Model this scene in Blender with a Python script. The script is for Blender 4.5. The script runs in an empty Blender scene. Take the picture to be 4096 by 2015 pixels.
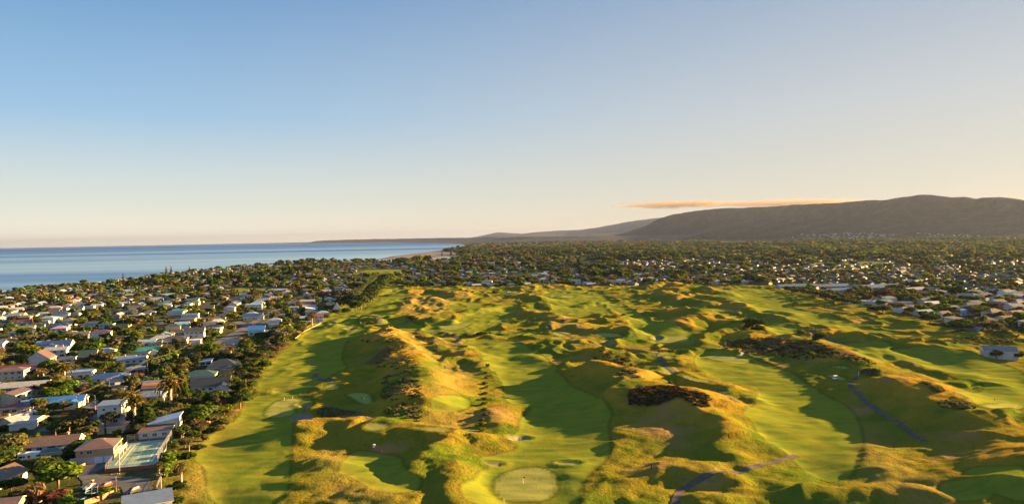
import bpy, bmesh, math, random
import numpy as np
from mathutils import Matrix, Vector
random.seed(7); RNG = np.random.default_rng(11)
S = bpy.context.scene
COL = S.collection
# ------------------------------------------------------------------ camera
CAMH, FPX = 75.0, 692.0
TH, PHI = math.atan(15.0/FPX), math.radians(1.117)
c_f = np.array([0, math.cos(TH), -math.sin(TH)])
u0 = np.array([0, math.sin(TH), math.cos(TH)]); r0 = np.array([1.0, 0, 0])
c_r = math.cos(PHI)*r0 - math.sin(PHI)*u0
c_u = math.sin(PHI)*r0 + math.cos(PHI)*u0
cam_d = bpy.data.cameras.new('camera'); cam = bpy.data.objects.new('camera', cam_d); COL.objects.link(cam)
cam_d.sensor_width = 36.0; cam_d.lens = 36.0*FPX/1024.0; cam_d.clip_start = 1.0; cam_d.clip_end = 120000.0
cam.matrix_world = Matrix(((c_r[0], c_u[0], -c_f[0], 0), (c_r[1], c_u[1], -c_f[1], 0), (c_r[2], c_u[2], -c_f[2], CAMH), (0, 0, 0, 1)))
S.camera = cam
# ------------------------------------------------------------------ light
SUN_EL, SUN_AZ = math.radians(9.8), math.radians(68.0)      # azimuth clockwise from +Y
sun_v = Vector((math.sin(SUN_AZ)*math.cos(SUN_EL), math.cos(SUN_AZ)*math.cos(SUN_EL), math.sin(SUN_EL)))
sl = bpy.data.lights.new('sun', 'SUN'); so = bpy.data.objects.new('sun', sl); COL.objects.link(so)
sl.energy = 5.0; sl.angle = math.radians(0.5); sl.color = (1.0, 0.58, 0.2)
so.rotation_euler = sun_v.to_track_quat('Z', 'Y').to_euler()
W = bpy.data.worlds.new('World'); S.world = W; W.use_nodes = True
wn = W.node_tree.nodes; wl = W.node_tree.links
bg = wn['Background']; sky = wn.new('ShaderNodeTexSky'); sky.sky_type = 'NISHITA'
sky.sun_disc = False; sky.sun_elevation = SUN_EL; sky.sun_rotation = SUN_AZ
sky.altitude = 50; sky.air_density = 1.0; sky.dust_density = 0.6; sky.ozone_density = 2.0
SKY_K = 0.05*2**3.1          # picture value -> world value
def lin(c): return tuple((((q/255)+.055)/1.055)**2.4/SKY_K for q in c)
tcw = wn.new('ShaderNodeTexCoord'); sep = wn.new('ShaderNodeSeparateXYZ'); wl.new(tcw.outputs['Generated'], sep.inputs[0])
def ramp(stops):
    r = wn.new('ShaderNodeValToRGB'); e = r.color_ramp.elements
    for i, (p, c) in enumerate(stops):
        q = e[i] if i < 2 else e.new(p)
        q.position = p; q.color = (*[v/4.0 for v in lin(c)], 1)
    wl.new(sep.outputs[2], r.inputs[0]); return r.outputs[0]
away = ramp([(0, (272, 257, 228)), (.05, (230, 233, 220)), (.165, (160, 198, 228)), (.324, (110, 157, 205)), (.6, (105, 150, 203)), (1, (166, 199, 232))])  # zenith stop of both ramps, above the view, brightened to add fill light
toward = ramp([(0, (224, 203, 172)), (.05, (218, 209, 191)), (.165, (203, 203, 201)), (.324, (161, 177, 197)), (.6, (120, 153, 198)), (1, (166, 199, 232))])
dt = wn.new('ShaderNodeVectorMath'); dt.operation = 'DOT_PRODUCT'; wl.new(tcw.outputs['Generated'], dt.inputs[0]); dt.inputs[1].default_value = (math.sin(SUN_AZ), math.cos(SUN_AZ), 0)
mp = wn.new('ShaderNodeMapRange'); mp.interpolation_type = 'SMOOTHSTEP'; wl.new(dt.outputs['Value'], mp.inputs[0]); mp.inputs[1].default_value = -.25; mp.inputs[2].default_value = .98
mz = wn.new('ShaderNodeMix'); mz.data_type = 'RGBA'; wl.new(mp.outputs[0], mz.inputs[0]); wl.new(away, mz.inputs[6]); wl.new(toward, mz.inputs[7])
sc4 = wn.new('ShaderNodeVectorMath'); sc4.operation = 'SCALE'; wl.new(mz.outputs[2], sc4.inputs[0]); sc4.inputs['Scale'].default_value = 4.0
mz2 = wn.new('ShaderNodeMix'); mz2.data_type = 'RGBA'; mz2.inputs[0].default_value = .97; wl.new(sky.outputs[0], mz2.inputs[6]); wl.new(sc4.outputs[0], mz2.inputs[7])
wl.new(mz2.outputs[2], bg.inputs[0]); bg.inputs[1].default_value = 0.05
S.view_settings.view_transform = 'Standard'; S.view_settings.look = 'None'
S.view_settings.exposure = 3.1; S.view_settings.gamma = 1.0
S.cycles.max_bounces = 5; S.cycles.diffuse_bounces = 2; S.cycles.glossy_bounces = 2
S.cycles.transmission_bounces = 2; S.cycles.volume_bounces = 0; S.cycles.transparent_max_bounces = 6
# ------------------------------------------------------------------ pixel -> ground helpers (used to survey the site)
def ray(px, py):
    px = np.asarray(px, float); py = np.asarray(py, float)
    d = c_r*((px-512)/FPX)[..., None] + c_u*((251.5-py)/FPX)[..., None] + c_f
    return d
def at(px, py, z=0.0, far=24000.0):
    d = ray(px, py)
    dz = np.minimum(d[..., 2], -1e-6)
    t = (z-CAMH)/dz
    t = np.minimum(t, far/d[..., 1])
    return np.stack([d[..., 0]*t, d[..., 1]*t], -1)
CROPS = {'A': (250, 377.75, 10.055), 'B': (506, 377.75, 10.055), 'C': (762, 377.75, 10.055), 'D': (250, 275, 10.055), 'E': (506, 275, 10.055),
         'F': (762, 275, 10.055), 'a': (0, 440.75, 20.11), 'b': (100, 440.75, 20.11), 'c': (0, 377.75, 20.11), 'd': (125, 377.75, 20.11),
         'e': (0, 325, 20.11), 'g': (125, 325, 20.11), 'h': (225, 275, 20.11), 'p': (0, 0, 1.0), 'k': (350, 225, 10.304), 'm': (0, 225, 10.055)}
def cp(c, pts):
    x0, y0, s = CROPS[c]; a = np.asarray(pts, float).reshape(-1, 2)
    return np.stack([x0+a[:, 0]/s, y0+a[:, 1]/s], -1)
def pix(*seq):
    """pix('A', [...], 'B', [...]) -> one array of picture points"""
    return np.concatenate([cp(seq[i], seq[i+1]) for i in range(0, len(seq), 2)])
# ------------------------------------------------------------------ noise
_T = RNG.random((256, 256))
def vnoise(x, y):
    xi = np.floor(x).astype(int); yi = np.floor(y).astype(int); fx = x-xi; fy = y-yi
    fx = fx*fx*fx*(fx*(fx*6-15)+10); fy = fy*fy*fy*(fy*(fy*6-15)+10)
    a = _T[xi & 255, yi & 255]; b = _T[(xi+1) & 255, yi & 255]; c = _T[xi & 255, (yi+1) & 255]; d = _T[(xi+1) & 255, (yi+1) & 255]
    return (a*(1-fx)+b*fx)*(1-fy)+(c*(1-fx)+d*fx)*fy
def fbm(x, y, o=4, g=0.5):
    s = 0; a = 1; n = 0
    for k in range(o):
        s = s+a*(vnoise(x*2**k+17.3*k, y*2**k+5.1*k)*2-1); n += a; a *= g
    return s/n
def sstep(a, b, x):
    t = np.clip((x-a)/(b-a), 0, 1); return t*t*(3-2*t)
def poly_sdf(P, X, Y, lim=60.0):
    """signed distance (positive inside) of polygon P at points X, Y"""
    out = np.full(X.shape, -lim)
    m = (X > P[:, 0].min()-lim) & (X < P[:, 0].max()+lim) & (Y > P[:, 1].min()-lim) & (Y < P[:, 1].max()+lim)
    if not m.any(): return out
    x = X[m]; y = Y[m]; d = np.full(x.shape, 1e18); ins = np.zeros(x.shape, bool)
    for i in range(len(P)):
        a = P[i]; b = P[(i+1) % len(P)]; e = b-a; L = e@e+1e-12
        t = np.clip(((x-a[0])*e[0]+(y-a[1])*e[1])/L, 0, 1)
        d = np.minimum(d, (x-a[0]-t*e[0])**2+(y-a[1]-t*e[1])**2)
        if a[1] != b[1]:
            c = ((a[1] > y) != (b[1] > y)) & (x < (b[0]-a[0])*(y-a[1])/(b[1]-a[1])+a[0]); ins ^= c
    d = np.sqrt(d); out[m] = np.clip(np.where(ins, d, -d), -lim, lim)
    return out
def line_dist(P, X, Y, H=None):
    d = np.full(X.shape, 1e18); h = np.zeros(X.shape)
    for i in range(len(P)-1):
        a = P[i]; e = P[i+1]-a; L = e@e+1e-12
        t = np.clip(((X-a[0])*e[0]+(Y-a[1])*e[1])/L, 0, 1)
        q = (X-a[0]-t*e[0])**2+(Y-a[1]-t*e[1])**2; m = q < d
        d[m] = q[m]
        if H is not None: h[m] = (H[i]+(H[i+1]-H[i])*t)[m]
    return np.sqrt(d), h
def smooth_closed(P, n=2):
    for _ in range(n):
        Q = np.roll(P, -1, 0); P = np.stack([P*.75+Q*.25, P*.25+Q*.75], 1).reshape(-1, P.shape[1])
    return P
def smooth_open(P, n=2):
    for _ in range(n):
        a = P[:-1]*.75+P[1:]*.25; b = P[:-1]*.25+P[1:]*.75
        P = np.concatenate([P[:1], np.stack([a, b], 1).reshape(-1, P.shape[1]), P[-1:]])
    return P
# ------------------------------------------------------------------ object helpers
def mesh_np(name, V, F, mats=(), fmat=None, smooth=False):
    me = bpy.data.meshes.new(name); V = np.ascontiguousarray(V, np.float32); n = len(V)
    F = [np.ascontiguousarray(f, np.int32) for f in (F if isinstance(F, (list, tuple)) else [F])]
    me.vertices.add(n); me.vertices.foreach_set('co', V.ravel())
    tot = sum(f.size for f in F); cnt = sum(len(f) for f in F)
    me.loops.add(tot); me.polygons.add(cnt)
    me.loops.foreach_set('vertex_index', np.concatenate([f.ravel() for f in F]))
    sizes = np.concatenate([np.full(len(f), f.shape[1]) for f in F]); st = np.concatenate([[0], np.cumsum(sizes)[:-1]])
    me.polygons.foreach_set('loop_start', st.astype(np.int32))
    if fmat is not None: me.polygons.foreach_set('material_index', np.ascontiguousarray(fmat, np.int32))
    me.polygons.foreach_set('use_smooth', np.full(cnt, smooth))
    for m in mats: me.materials.append(m)
    me.update(); me.validate()
    return me
def fattr(me, name, a):
    at_ = me.attributes.new(name, 'FLOAT', 'POINT'); at_.data.foreach_set('value', np.ascontiguousarray(a, np.float32).ravel())
def cattr(me, a):
    at_ = me.attributes.new('Col', 'FLOAT_COLOR', 'POINT'); at_.data.foreach_set('color', np.ascontiguousarray(a, np.float32).ravel())
def ob(name, me, parent=None, loc=(0, 0, 0), rz=0.0, sc=1.0, color=None):
    o = bpy.data.objects.new(name, me); COL.objects.link(o); o.location = loc; o.rotation_euler = (0, 0, rz)
    o.scale = (sc, sc, sc) if np.isscalar(sc) else sc
    if parent is not None: o.parent = parent
    if color is not None: o.color = (color[0], color[1], color[2], 1)
    return o
def tag(o, label, cat, group=None, kind=None):
    o['label'] = label; o['category'] = cat
    if group: o['group'] = group
    if kind: o['kind'] = kind
    return o
def struct(o, kind='structure'): o['kind'] = kind; return o
class MB:
    """collects shapes, becomes one mesh"""
    def __init__(s): s.v = []; s.f = []; s.m = []
    def add(s, V, F, mi=0):
        b = len(s.v); s.v += [tuple(map(float, q)) for q in V]
        for f in F: s.f.append(tuple(b+i for i in f)); s.m.append(mi)
        return s
    def box(s, x0, y0, z0, x1, y1, z1, mi=0):
        return s.add([(x0, y0, z0), (x1, y0, z0), (x1, y1, z0), (x0, y1, z0), (x0, y0, z1), (x1, y0, z1), (x1, y1, z1), (x0, y1, z1)],
                     [(0, 3, 2, 1), (4, 5, 6, 7), (0, 1, 5, 4), (1, 2, 6, 5), (2, 3, 7, 6), (3, 0, 4, 7)], mi)
    def tube(s, pts, rad, n=6, mi=0, cap=True):
        pts = [Vector(p) for p in pts]; rings = []
        rad = rad if hasattr(rad, '__len__') else [rad]*len(pts)
        for i, p in enumerate(pts):
            d = (pts[min(i+1, len(pts)-1)]-pts[max(i-1, 0)]).normalized()
            a = d.cross(Vector((0, 0, 1)));  a = Vector((1, 0, 0)) if a.length < 1e-3 else a.normalized(); b = d.cross(a)
            rings.append([p+rad[i]*(math.cos(2*math.pi*k/n)*a+math.sin(2*math.pi*k/n)*b) for k in range(n)])
        F = []
        for i in range(len(pts)-1):
            for k in range(n): F.append((i*n+k, i*n+(k+1) % n, (i+1)*n+(k+1) % n, (i+1)*n+k))
        if cap: F.append(tuple(range(n-1, -1, -1))); F.append(tuple((len(pts)-1)*n+k for k in range(n)))
        return s.add([q for r in rings for q in r], F, mi)
    def prism(s, poly, z0, z1, mi=0):
        n = len(poly); V = [(p[0], p[1], z0) for p in poly]+[(p[0], p[1], z1) for p in poly]
        return s.add(V, [tuple(range(n-1, -1, -1)), tuple(range(n, 2*n))]+[(i, (i+1) % n, n+(i+1) % n, n+i) for i in range(n)], mi)
    def xprism(s, prof, x0, x1, mi=0):
        """profile (y, z) swept along x"""
        n = len(prof); V = [(x0, p[0], p[1]) for p in prof]+[(x1, p[0], p[1]) for p in prof]
        return s.add(V, [tuple(range(n)), tuple(range(2*n-1, n-1, -1))]+[((i+1) % n, i, n+i, n+(i+1) % n) for i in range(n)], mi)
    def mesh(s, name, mats, smooth=False):
        me = bpy.data.meshes.new(name); me.from_pydata(s.v, [], s.f)
        for m in mats: me.materials.append(m)
        if s.m: me.polygons.foreach_set('material_index', s.m)
        if smooth: me.polygons.foreach_set('use_smooth', [True]*len(s.f))
        me.update(); return me
    def ob(s, name, mats, parent=None, loc=(0, 0, 0), rz=0.0, color=None, smooth=False):
        return ob(name, s.mesh(name, mats if isinstance(mats, (list, tuple)) else [mats], smooth), parent, loc, rz, 1.0, color)
def empty(name, loc=(0, 0, 0), rz=0.0):
    o = bpy.data.objects.new(name, None); COL.objects.link(o); o.location = loc; o.rotation_euler = (0, 0, rz); o.empty_display_size = 0.5
    return o
# ------------------------------------------------------------------ materials
def newmat(name):
    m = bpy.data.materials.new(name); m.use_nodes = True; nt = m.node_tree; b = nt.nodes['Principled BSDF']
    b.inputs['Specular IOR Level'].default_value = 0.3
    return m, nt, b
def N(nt, t, **kw):
    n = nt.nodes.new(t)
    for k, v in kw.items():
        if k.startswith('i_'): n.inputs[k[2:].replace('_', ' ')].default_value = v
        else: setattr(n, k, v)
    return n
def mixc(nt, fac, a, b, mode='MIX'):
    n = nt.nodes.new('ShaderNodeMix'); n.data_type = 'RGBA'; n.blend_type = mode; n.clamp_factor = True
    for s, v in ((n.inputs[0], fac), (n.inputs[6], a), (n.inputs[7], b)):
        if isinstance(v, (int, float)): s.default_value = v
        elif isinstance(v, tuple): s.default_value = (*v[:3], 1)
        else: nt.links.new(v, s)
    return n.outputs[2]
def math_(nt, op, a, b=0.0, c=None, clamp=False):
    n = nt.nodes.new('ShaderNodeMath'); n.operation = op; n.use_clamp = clamp
    for i, v in enumerate((a, b) if c is None else (a, b, c)):
        if isinstance(v, (int, float)): n.inputs[i].default_value = v
        else: nt.links.new(v, n.inputs[i])
    return n.outputs[0]
def noise(nt, scale, detail=3.0, rough=0.55, vec=None, dist=0.0):
    n = nt.nodes.new('ShaderNodeTexNoise'); n.inputs['Scale'].default_value = scale; n.inputs['Detail'].default_value = detail
    n.inputs['Roughness'].default_value = rough; n.inputs['Distortion'].default_value = dist
    if vec is not None: nt.links.new(vec, n.inputs['Vector'])
    return n.outputs['Fac']
def geo_pos(nt): return nt.nodes.new('ShaderNodeNewGeometry').outputs['Position']
def mapr(nt, v, a, b, c=0.0, d=1.0):
    n = nt.nodes.new('ShaderNodeMapRange'); nt.links.new(v, n.inputs[0])
    for i, q in enumerate((a, b, c, d)): n.inputs[1+i].default_value = q
    return n.outputs[0]
def plain(name, col, rough=0.7, metal=0.0, nscale=0.0, namt=0.25, spec=0.3):
    m, nt, b = newmat(name); b.inputs['Roughness'].default_value = rough; b.inputs['Metallic'].default_value = metal
    b.inputs['Specular IOR Level'].default_value = spec
    if nscale:
        f = mapr(nt, noise(nt, nscale, 4, .6, geo_pos(nt)), .3, .7, 1-namt, 1+namt)
        n = N(nt, 'ShaderNodeVectorMath', operation='SCALE'); n.inputs[0].default_value = col; nt.links.new(f, n.inputs['Scale'])
        nt.links.new(n.outputs[0], b.inputs['Base Color'])
    else: b.inputs['Base Color'].default_value = (*col, 1)
    return m
def objcol(name, rough=0.6, nscale=1.5, namt=0.18, rib=0.0, spec=0.3, metal=0.0):
    """base colour from the object's own colour, worn by noise; rib: corrugation or course lines as bump"""
    m, nt, b = newmat(name); b.inputs['Roughness'].default_value = rough; b.inputs['Specular IOR Level'].default_value = spec; b.inputs['Metallic'].default_value = metal
    oi = N(nt, 'ShaderNodeObjectInfo'); tc = N(nt, 'ShaderNodeTexCoord')
    f = mapr(nt, noise(nt, nscale, 5, .62, geo_pos(nt)), .3, .7, 1-namt, 1+namt)
    n = N(nt, 'ShaderNodeVectorMath', operation='SCALE'); nt.links.new(oi.outputs['Color'], n.inputs[0]); nt.links.new(f, n.inputs['Scale'])
    nt.links.new(n.outputs[0], b.inputs['Base Color'])
    if rib:
        w = N(nt, 'ShaderNodeTexWave', i_Scale=rib, i_Distortion=0.0, bands_direction='X'); nt.links.new(tc.outputs['Object'], w.inputs['Vector'])
        bp = N(nt, 'ShaderNodeBump', i_Strength=0.5, i_Distance=0.06); nt.links.new(w.outputs['Fac'], bp.inputs['Height']); nt.links.new(bp.outputs[0], b.inputs['Normal'])
    return m
def foliage(name, attr=False, transl=0.35):
    m, nt, b = newmat(name); nt.nodes.remove(b); out = nt.nodes['Material Output']
    g = N(nt, 'ShaderNodeNewGeometry')
    src = N(nt, 'ShaderNodeAttribute', attribute_name='Col').outputs['Color'] if attr else N(nt, 'ShaderNodeObjectInfo').outputs['Color']
    v = mapr(nt, g.outputs['Random Per Island'], 0, 1, 0.42, 1.32)
    hs = N(nt, 'ShaderNodeHueSaturation'); nt.links.new(src, hs.inputs['Color']); nt.links.new(v, hs.inputs['Value'])
    nt.links.new(mapr(nt, g.outputs['Random Per Island'], 0, 1, 0.52, 0.485), hs.inputs['Hue'])
    d = N(nt, 'ShaderNodeBsdfDiffuse'); t = N(nt, 'ShaderNodeBsdfTranslucent'); mx = N(nt, 'ShaderNodeMixShader'); mx.inputs[0].default_value = transl
    tint = mixc(nt, 1.0, hs.outputs[0], (1.25, 1.2, .5), 'MULTIPLY')
    nt.links.new(hs.outputs[0], d.inputs[0]); nt.links.new(tint, t.inputs[0]); nt.links.new(d.outputs[0], mx.inputs[1]); nt.links.new(t.outputs[0], mx.inputs[2])
    nt.links.new(mx.outputs[0], out.inputs[0])
    return m
M = {}
M['leaf'] = foliage('leaf'); M['leaf_far'] = foliage('leaf_far', True, 0.3)
M['bark'] = plain('bark', (.16, .11, .075), .9, nscale=3); M['pale_bark'] = plain('pale_bark', (.42, .34, .27), .85, nscale=2)
M['roof'] = objcol('roof', .42, .6, .22, rib=1.6, spec=.4); M['wall'] = objcol('wall', .75, .5, .12); M['paint'] = objcol('paint', .5, .3, .05, spec=.25)
M['trim'] = plain('trim', (.62, .6, .56), .6); M['glass'] = plain('glass', (.03, .04, .05), .08, spec=.6)
M['door'] = objcol('door', .5, 1, .08); M['brick'] = plain('brick', (.26, .1, .07), .85, nscale=6, namt=.4)
M['block'] = plain('block', (.42, .33, .26), .85, nscale=3)
M['asphalt'] = plain('asphalt', (.075, .077, .085), .9, nscale=.35, namt=.3); M['concrete'] = plain('concrete', (.33, .31, .28), .85, nscale=.5)
M['metal'] = plain('metal', (.35, .35, .36), .45, .6); M['timber'] = plain('timber', (.27, .2, .14), .85, nscale=2); M['white'] = plain('white', (.8, .8, .79), .6)
M['rubber'] = plain('rubber', (.02, .02, .02), .8); M['red'] = plain('red', (.6, .04, .03), .5); M['skin'] = plain('skin', (.5, .3, .2), .6)
M['wire'] = plain('wire', (.25, .2, .16), .6)
# ================================================================== the ground: dunes, fairways, suburb
SEA = -3.5
def axis(segs):
    out = []
    for a, b, s0, s1 in segs:
        x = a
        while x < b-1e-6:
            out.append(x); x += s0+(s1-s0)*(x-a)/(b-a)
    out.append(segs[-1][1]); return np.array(out)
XS = np.concatenate([-axis([(200, 330, 1.6, 4), (330, 1400, 4, 26), (1400, 6000, 30, 500), (6000, 30000, 600, 5000)])[::-1][:-1],
                     axis([(-200, 430, 1.3, 1.3), (430, 700, 1.8, 8), (700, 2600, 10, 60), (2600, 30000, 100, 5000)])])
XS = np.unique(np.concatenate([XS, [-200.0]]))
YS = axis([(60, 172, 9, 2), (172, 420, .95, 1.15), (420, 1150, 1.15, 4.2), (1150, 3200, 6, 30), (3200, 30000, 40, 2500)])
GX, GY = np.meshgrid(XS, YS, indexing='xy')
def ridge_list():
    R = []
    def r(c, pts, h, w): R.append((cp(c, pts), h, w))
    # near, left of the big green
    r('A', [(430, 500), (560, 450), (740, 420), (900, 410), (1150, 432)], 6.2, 15)
    r('A', [(1150, 440), (1450, 445), (1700, 470), (1950, 505), (2150, 550)], 6.0, 15)
    r('A', [(2240, 590), (2340, 578), (2440, 600)], 4.2, 11)
    r('A', [(2110, 590), (1950, 660), (1760, 760), (1630, 860), (1570, 930)], 5.0, 9)
    r('A', [(600, 310), (700, 270), (800, 262), (900, 300), (1100, 370)], 3.8, 10)
    r('D', [(1390, 510), (1370, 590), (1440, 660), (1500, 730), (1560, 800), (1640, 880), (1680, 960), (1690, 1060), (1640, 1150), (1600, 1230)], 12.0, 21)
    r('A', [(1300, 240), (1480, 212), (1640, 250)], 6.5, 13)
    r('D', [(1380, 900), (1200, 940), (1050, 930)], 4.5, 16)
    r('D', [(1250, 660), (1100, 700), (950, 720)], 3.5, 18)
    r('A', [(660, 760), (800, 790), (900, 850)], 3.4, 10)
    r('A', [(420, 1080), (700, 1000), (1000, 1060), (1300, 1150), (1650, 1250)], 3.2, 15)
    r('A', [(1750, 850), (1900, 830), (2020, 860), (2080, 1000), (2140, 1150), (2200, 1260)], 4.6, 11)
    r('A', [(2100, 830), (2300, 830)], 2.5, 10)
    r('A', [(2440, 320), (2470, 400), (2440, 470)], 3.4, 10); r('A', [(2300, 315), (2574, 300)], 2.6, 8)
    # big heather dune and its tail
    r('B', [(1050, 20), (1250, 40), (1450, 60), (1650, 75), (1850, 115), (2060, 215)], 12.5, 26)
    r('B', [(1800, 130), (1950, 300), (2150, 425), (2320, 525), (2420, 560)], 8.0, 13)
    r('B', [(1500, 480), (1700, 500)], 4.5, 24)
    r('B', [(2040, 560), (2180, 620), (2300, 710), (2420, 800)], 4.2, 9)
    r('B', [(850, 1000), (930, 930), (1150, 930), (1400, 955)], 1.3, 11); r('B', [(760, 1100), (700, 1230)], 1.0, 8)
    r('B', [(1480, 915), (1750, 925), (2000, 905), (2200, 925)], 3.0, 8); r('B', [(2150, 990), (2300, 1010), (2380, 1060)], 3.6, 9)
    r('B', [(2000, 1250), (2180, 1240), (2300, 1290)], 3.4, 10); r('B', [(1550, 1230), (1850, 1200)], 2.0, 12)
    # tee hill right of centre
    r('E', [(1560, 830), (1750, 825), (1890, 855)], 5.5, 13); r('E', [(1560, 930), (1720, 985), (1900, 1035), (2060, 1060), (2300, 1100)], 6.5, 11)
    r('B', [(2200, 95), (2380, 150), (2540, 205)], 5.5, 10); r('B', [(2040, 140), (2150, 130), (2300, 240), (2480, 290)], 3.5, 8)
    # lower right
    r('C', [(1290, 20), (1500, 15), (1700, 80), (1900, 190), (2150, 300), (2350, 300), (2574, 320)], 12.0, 26)
    r('C', [(2900, 300), (2600, 520), (2400, 600)], 9.0, 24); r('C', [(2700, 700), (2574, 690), (2400, 610)], 7.0, 14)
    r('C', [(3100, 650), (2900, 900), (2750, 1100)], 12.0, 26)
    r('C', [(420, 1090), (700, 1110), (900, 1140), (1080, 1110), (1450, 1135), (1720, 1210), (1950, 1267), (2400, 1290)], 5.5, 11)
    r('C', [(200, 1010), (340, 1010)], 2.4, 9); r('C', [(1000, 720), (1150, 900), (1400, 1000)], 2.0, 14)
    # heather ridge
    r('F', [(0, 605), (300, 620), (560, 690), (800, 770), (1000, 850), (1150, 930), (1260, 985)], 9.0, 20)
    r('E', [(1650, 490), (1850, 420), (2100, 428), (2300, 445), (2480, 515)], 9.5, 19); r('E', [(1950, 620), (2180, 560), (2380, 560), (2574, 600)], 8.5, 17)
    r('F', [(620, 960), (800, 880), (900, 900)], 3.5, 14); r('F', [(560, 1020), (850, 1065)], 2.5, 9)
    r('F', [(500, 565), (760, 540), (1000, 575), (1300, 640), (1420, 628), (1560, 665)], 7.5, 17)
    r('F', [(960, 790), (1180, 742), (1420, 800)], 5.5, 16); r('F', [(1480, 715), (1720, 703), (1900, 740), (2120, 800)], 6.5, 13)
    r('F', [(1880, 1080), (2000, 1050), (2150, 1035), (2280, 1090)], 4.5, 12); r('F', [(980, 1072), (1250, 1020), (1450, 1018), (1600, 1022)], 6.5, 12)
    r('F', [(1250, 965), (1400, 958), (1510, 1005)], 5.5, 10); r('F', [(2650, 575), (2300, 568), (2100, 598), (1900, 622), (1700, 680)], 7.0, 18)
    r('F', [(1180, 465), (1420, 440), (1560, 470)], 4.5, 15); r('F', [(430, 270), (600, 260)], 4, 15); r('F', [(0, 350), (170, 345), (300, 380)], 5, 16)
    r('F', [(0, 372), (100, 400), (280, 460)], 5, 14); r('F', [(540, 500), (660, 488), (760, 520)], 4.5, 14); r('F', [(860, 440), (1000, 470)], 4, 14)
    r('F', [(2574, 640), (2300, 660)], 5, 16); r('F', [(680, 380), (950, 370)], 3.5, 14); r('F', [(1380, 550), (1500, 560)], 3, 12)
    r('F', [(1350, 850), (1500, 880), (1800, 960), (2200, 1000)], 3.5, 14); r('F', [(2350, 870), (2574, 940)], 3, 12)
    # far middle and right
    for pts, h, w in [([(1480, 95), (1600, 62), (1750, 92), (1840, 115)], 10, 24), ([(1560, 125), (1700, 128), (1760, 142)], 8, 18), ([(1480, 165), (1650, 168), (1780, 222)], 9, 18),
                      ([(1880, 112), (2050, 128), (2210, 168)], 9, 20), ([(1750, 195), (1950, 182), (2070, 210)], 7.5, 15), ([(1780, 235), (1950, 235), (2090, 285)], 8.5, 16),
                      ([(2050, 218), (2200, 235), (2430, 305)], 8.5, 17), ([(1580, 330), (1800, 328), (1950, 340), (2060, 395)], 9.5, 18), ([(2000, 152), (2190, 200)], 6, 14),
                      ([(2100, 320), (2340, 345)], 3.5, 10), ([(2150, 120), (2400, 125)], 5, 14), ([(840, 405), (1000, 373), (1180, 408)], 7, 15), ([(620, 452), (850, 440), (1150, 450)], 4, 12),
                      ([(930, 535), (1150, 514), (1330, 562)], 6.5, 13), ([(450, 505), (700, 478), (850, 512)], 5.5, 12), ([(180, 115), (400, 83), (560, 98)], 6, 22),
                      ([(0, 120), (150, 115), (300, 150)], 5, 18), ([(0, 195), (250, 195), (460, 245)], 5.5, 17), ([(130, 300), (250, 278), (440, 295)], 6, 15), ([(150, 345), (330, 372), (480, 405), (600, 432)], 6.5, 14),
                      ([(600, 195), (760, 188)], 5, 14), ([(740, 275), (900, 258), (980, 270)], 5, 14), ([(440, 690), (600, 640), (790, 690)], 4.5, 15), ([(870, 668), (1000, 655), (1120, 668)], 3.5, 9),
                      ([(1240, 648), (1420, 642)], 3.5, 9), ([(780, 750), (950, 728), (1160, 790)], 8, 15), ([(600, 860), (850, 838)], 6.5, 12), ([(820, 855), (1000, 908), (1280, 955), (1410, 975)], 12, 17),
                      ([(1040, 1035), (1250, 1038), (1360, 1080)], 10, 15), ([(1270, 800), (1420, 780), (1560, 795)], 4.5, 10), ([(1830, 765), (2050, 738), (2220, 768)], 4, 13),
                      ([(1060, 738), (1300, 742), (1490, 775)], 5.5, 9), ([(430, 840), (300, 800), (240, 780)], 3.5, 14), ([(300, 470), (430, 470)], 4, 10), ([(520, 140), (700, 150)], 4, 16), ([(850, 160), (1100, 160)], 4, 15), ([(1250, 140), (1400, 130)], 5, 16)]:
        r('E', pts, h, w)
    for pts, h, w in [([(1520, 158), (1800, 122), (2000, 150), (2140, 195)], 9, 22), ([(1380, 268), (1750, 238), (1820, 225), (1900, 245)], 8, 19), ([(1460, 345), (1650, 298), (1740, 325)], 6, 15),
                      ([(1000, 405), (1130, 388), (1250, 402)], 5, 12), ([(1060, 438), (1190, 418), (1320, 455)], 5, 11), ([(860, 440), (980, 418), (1080, 435)], 4.5, 10), ([(1920, 135), (2050, 124), (2130, 142)], 6, 17),
                      ([(2070, 98), (2140, 104)], 7, 15), ([(1540, 400), (1650, 408), (1900, 380), (2090, 362)], 6, 17), ([(1560, 435), (1700, 440), (1950, 448), (2090, 448)], 7, 13), ([(1700, 205), (1950, 198)], 4, 15),
                      ([(2130, 348), (2350, 330), (2460, 308)], 6, 12), ([(2370, 215), (2490, 208)], 5, 13), ([(1910, 778), (2100, 762), (2260, 778), (2410, 815)], 5.0, 10), ([(1890, 878), (2050, 840), (2300, 838), (2410, 900)], 4.5, 9),
                      ([(1630, 560), (1760, 615), (1880, 700)], 3.2, 7), ([(900, 1010), (1250, 1010), (1420, 980)], 3.0, 14), ([(600, 1140), (800, 1085), (1000, 1110)], 3, 10), ([(720, 500), (800, 485), (850, 500)], 3.4, 8),
                      ([(900, 560), (1100, 548), (1250, 560)], 3.5, 11), ([(880, 650), (1080, 600), (1200, 600)], 4, 13), ([(1850, 700), (1950, 760)], 3, 8), ([(2000, 640), (1850, 640)], 2.5, 12), ([(2150, 590), (2350, 600)], 3.5, 9), ([(1290, 180), (1340, 130)], 4, 10)]:
        r('D', pts, h, w)
    return R
RL = ridge_list()
HS, WS = .68, .85
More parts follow.
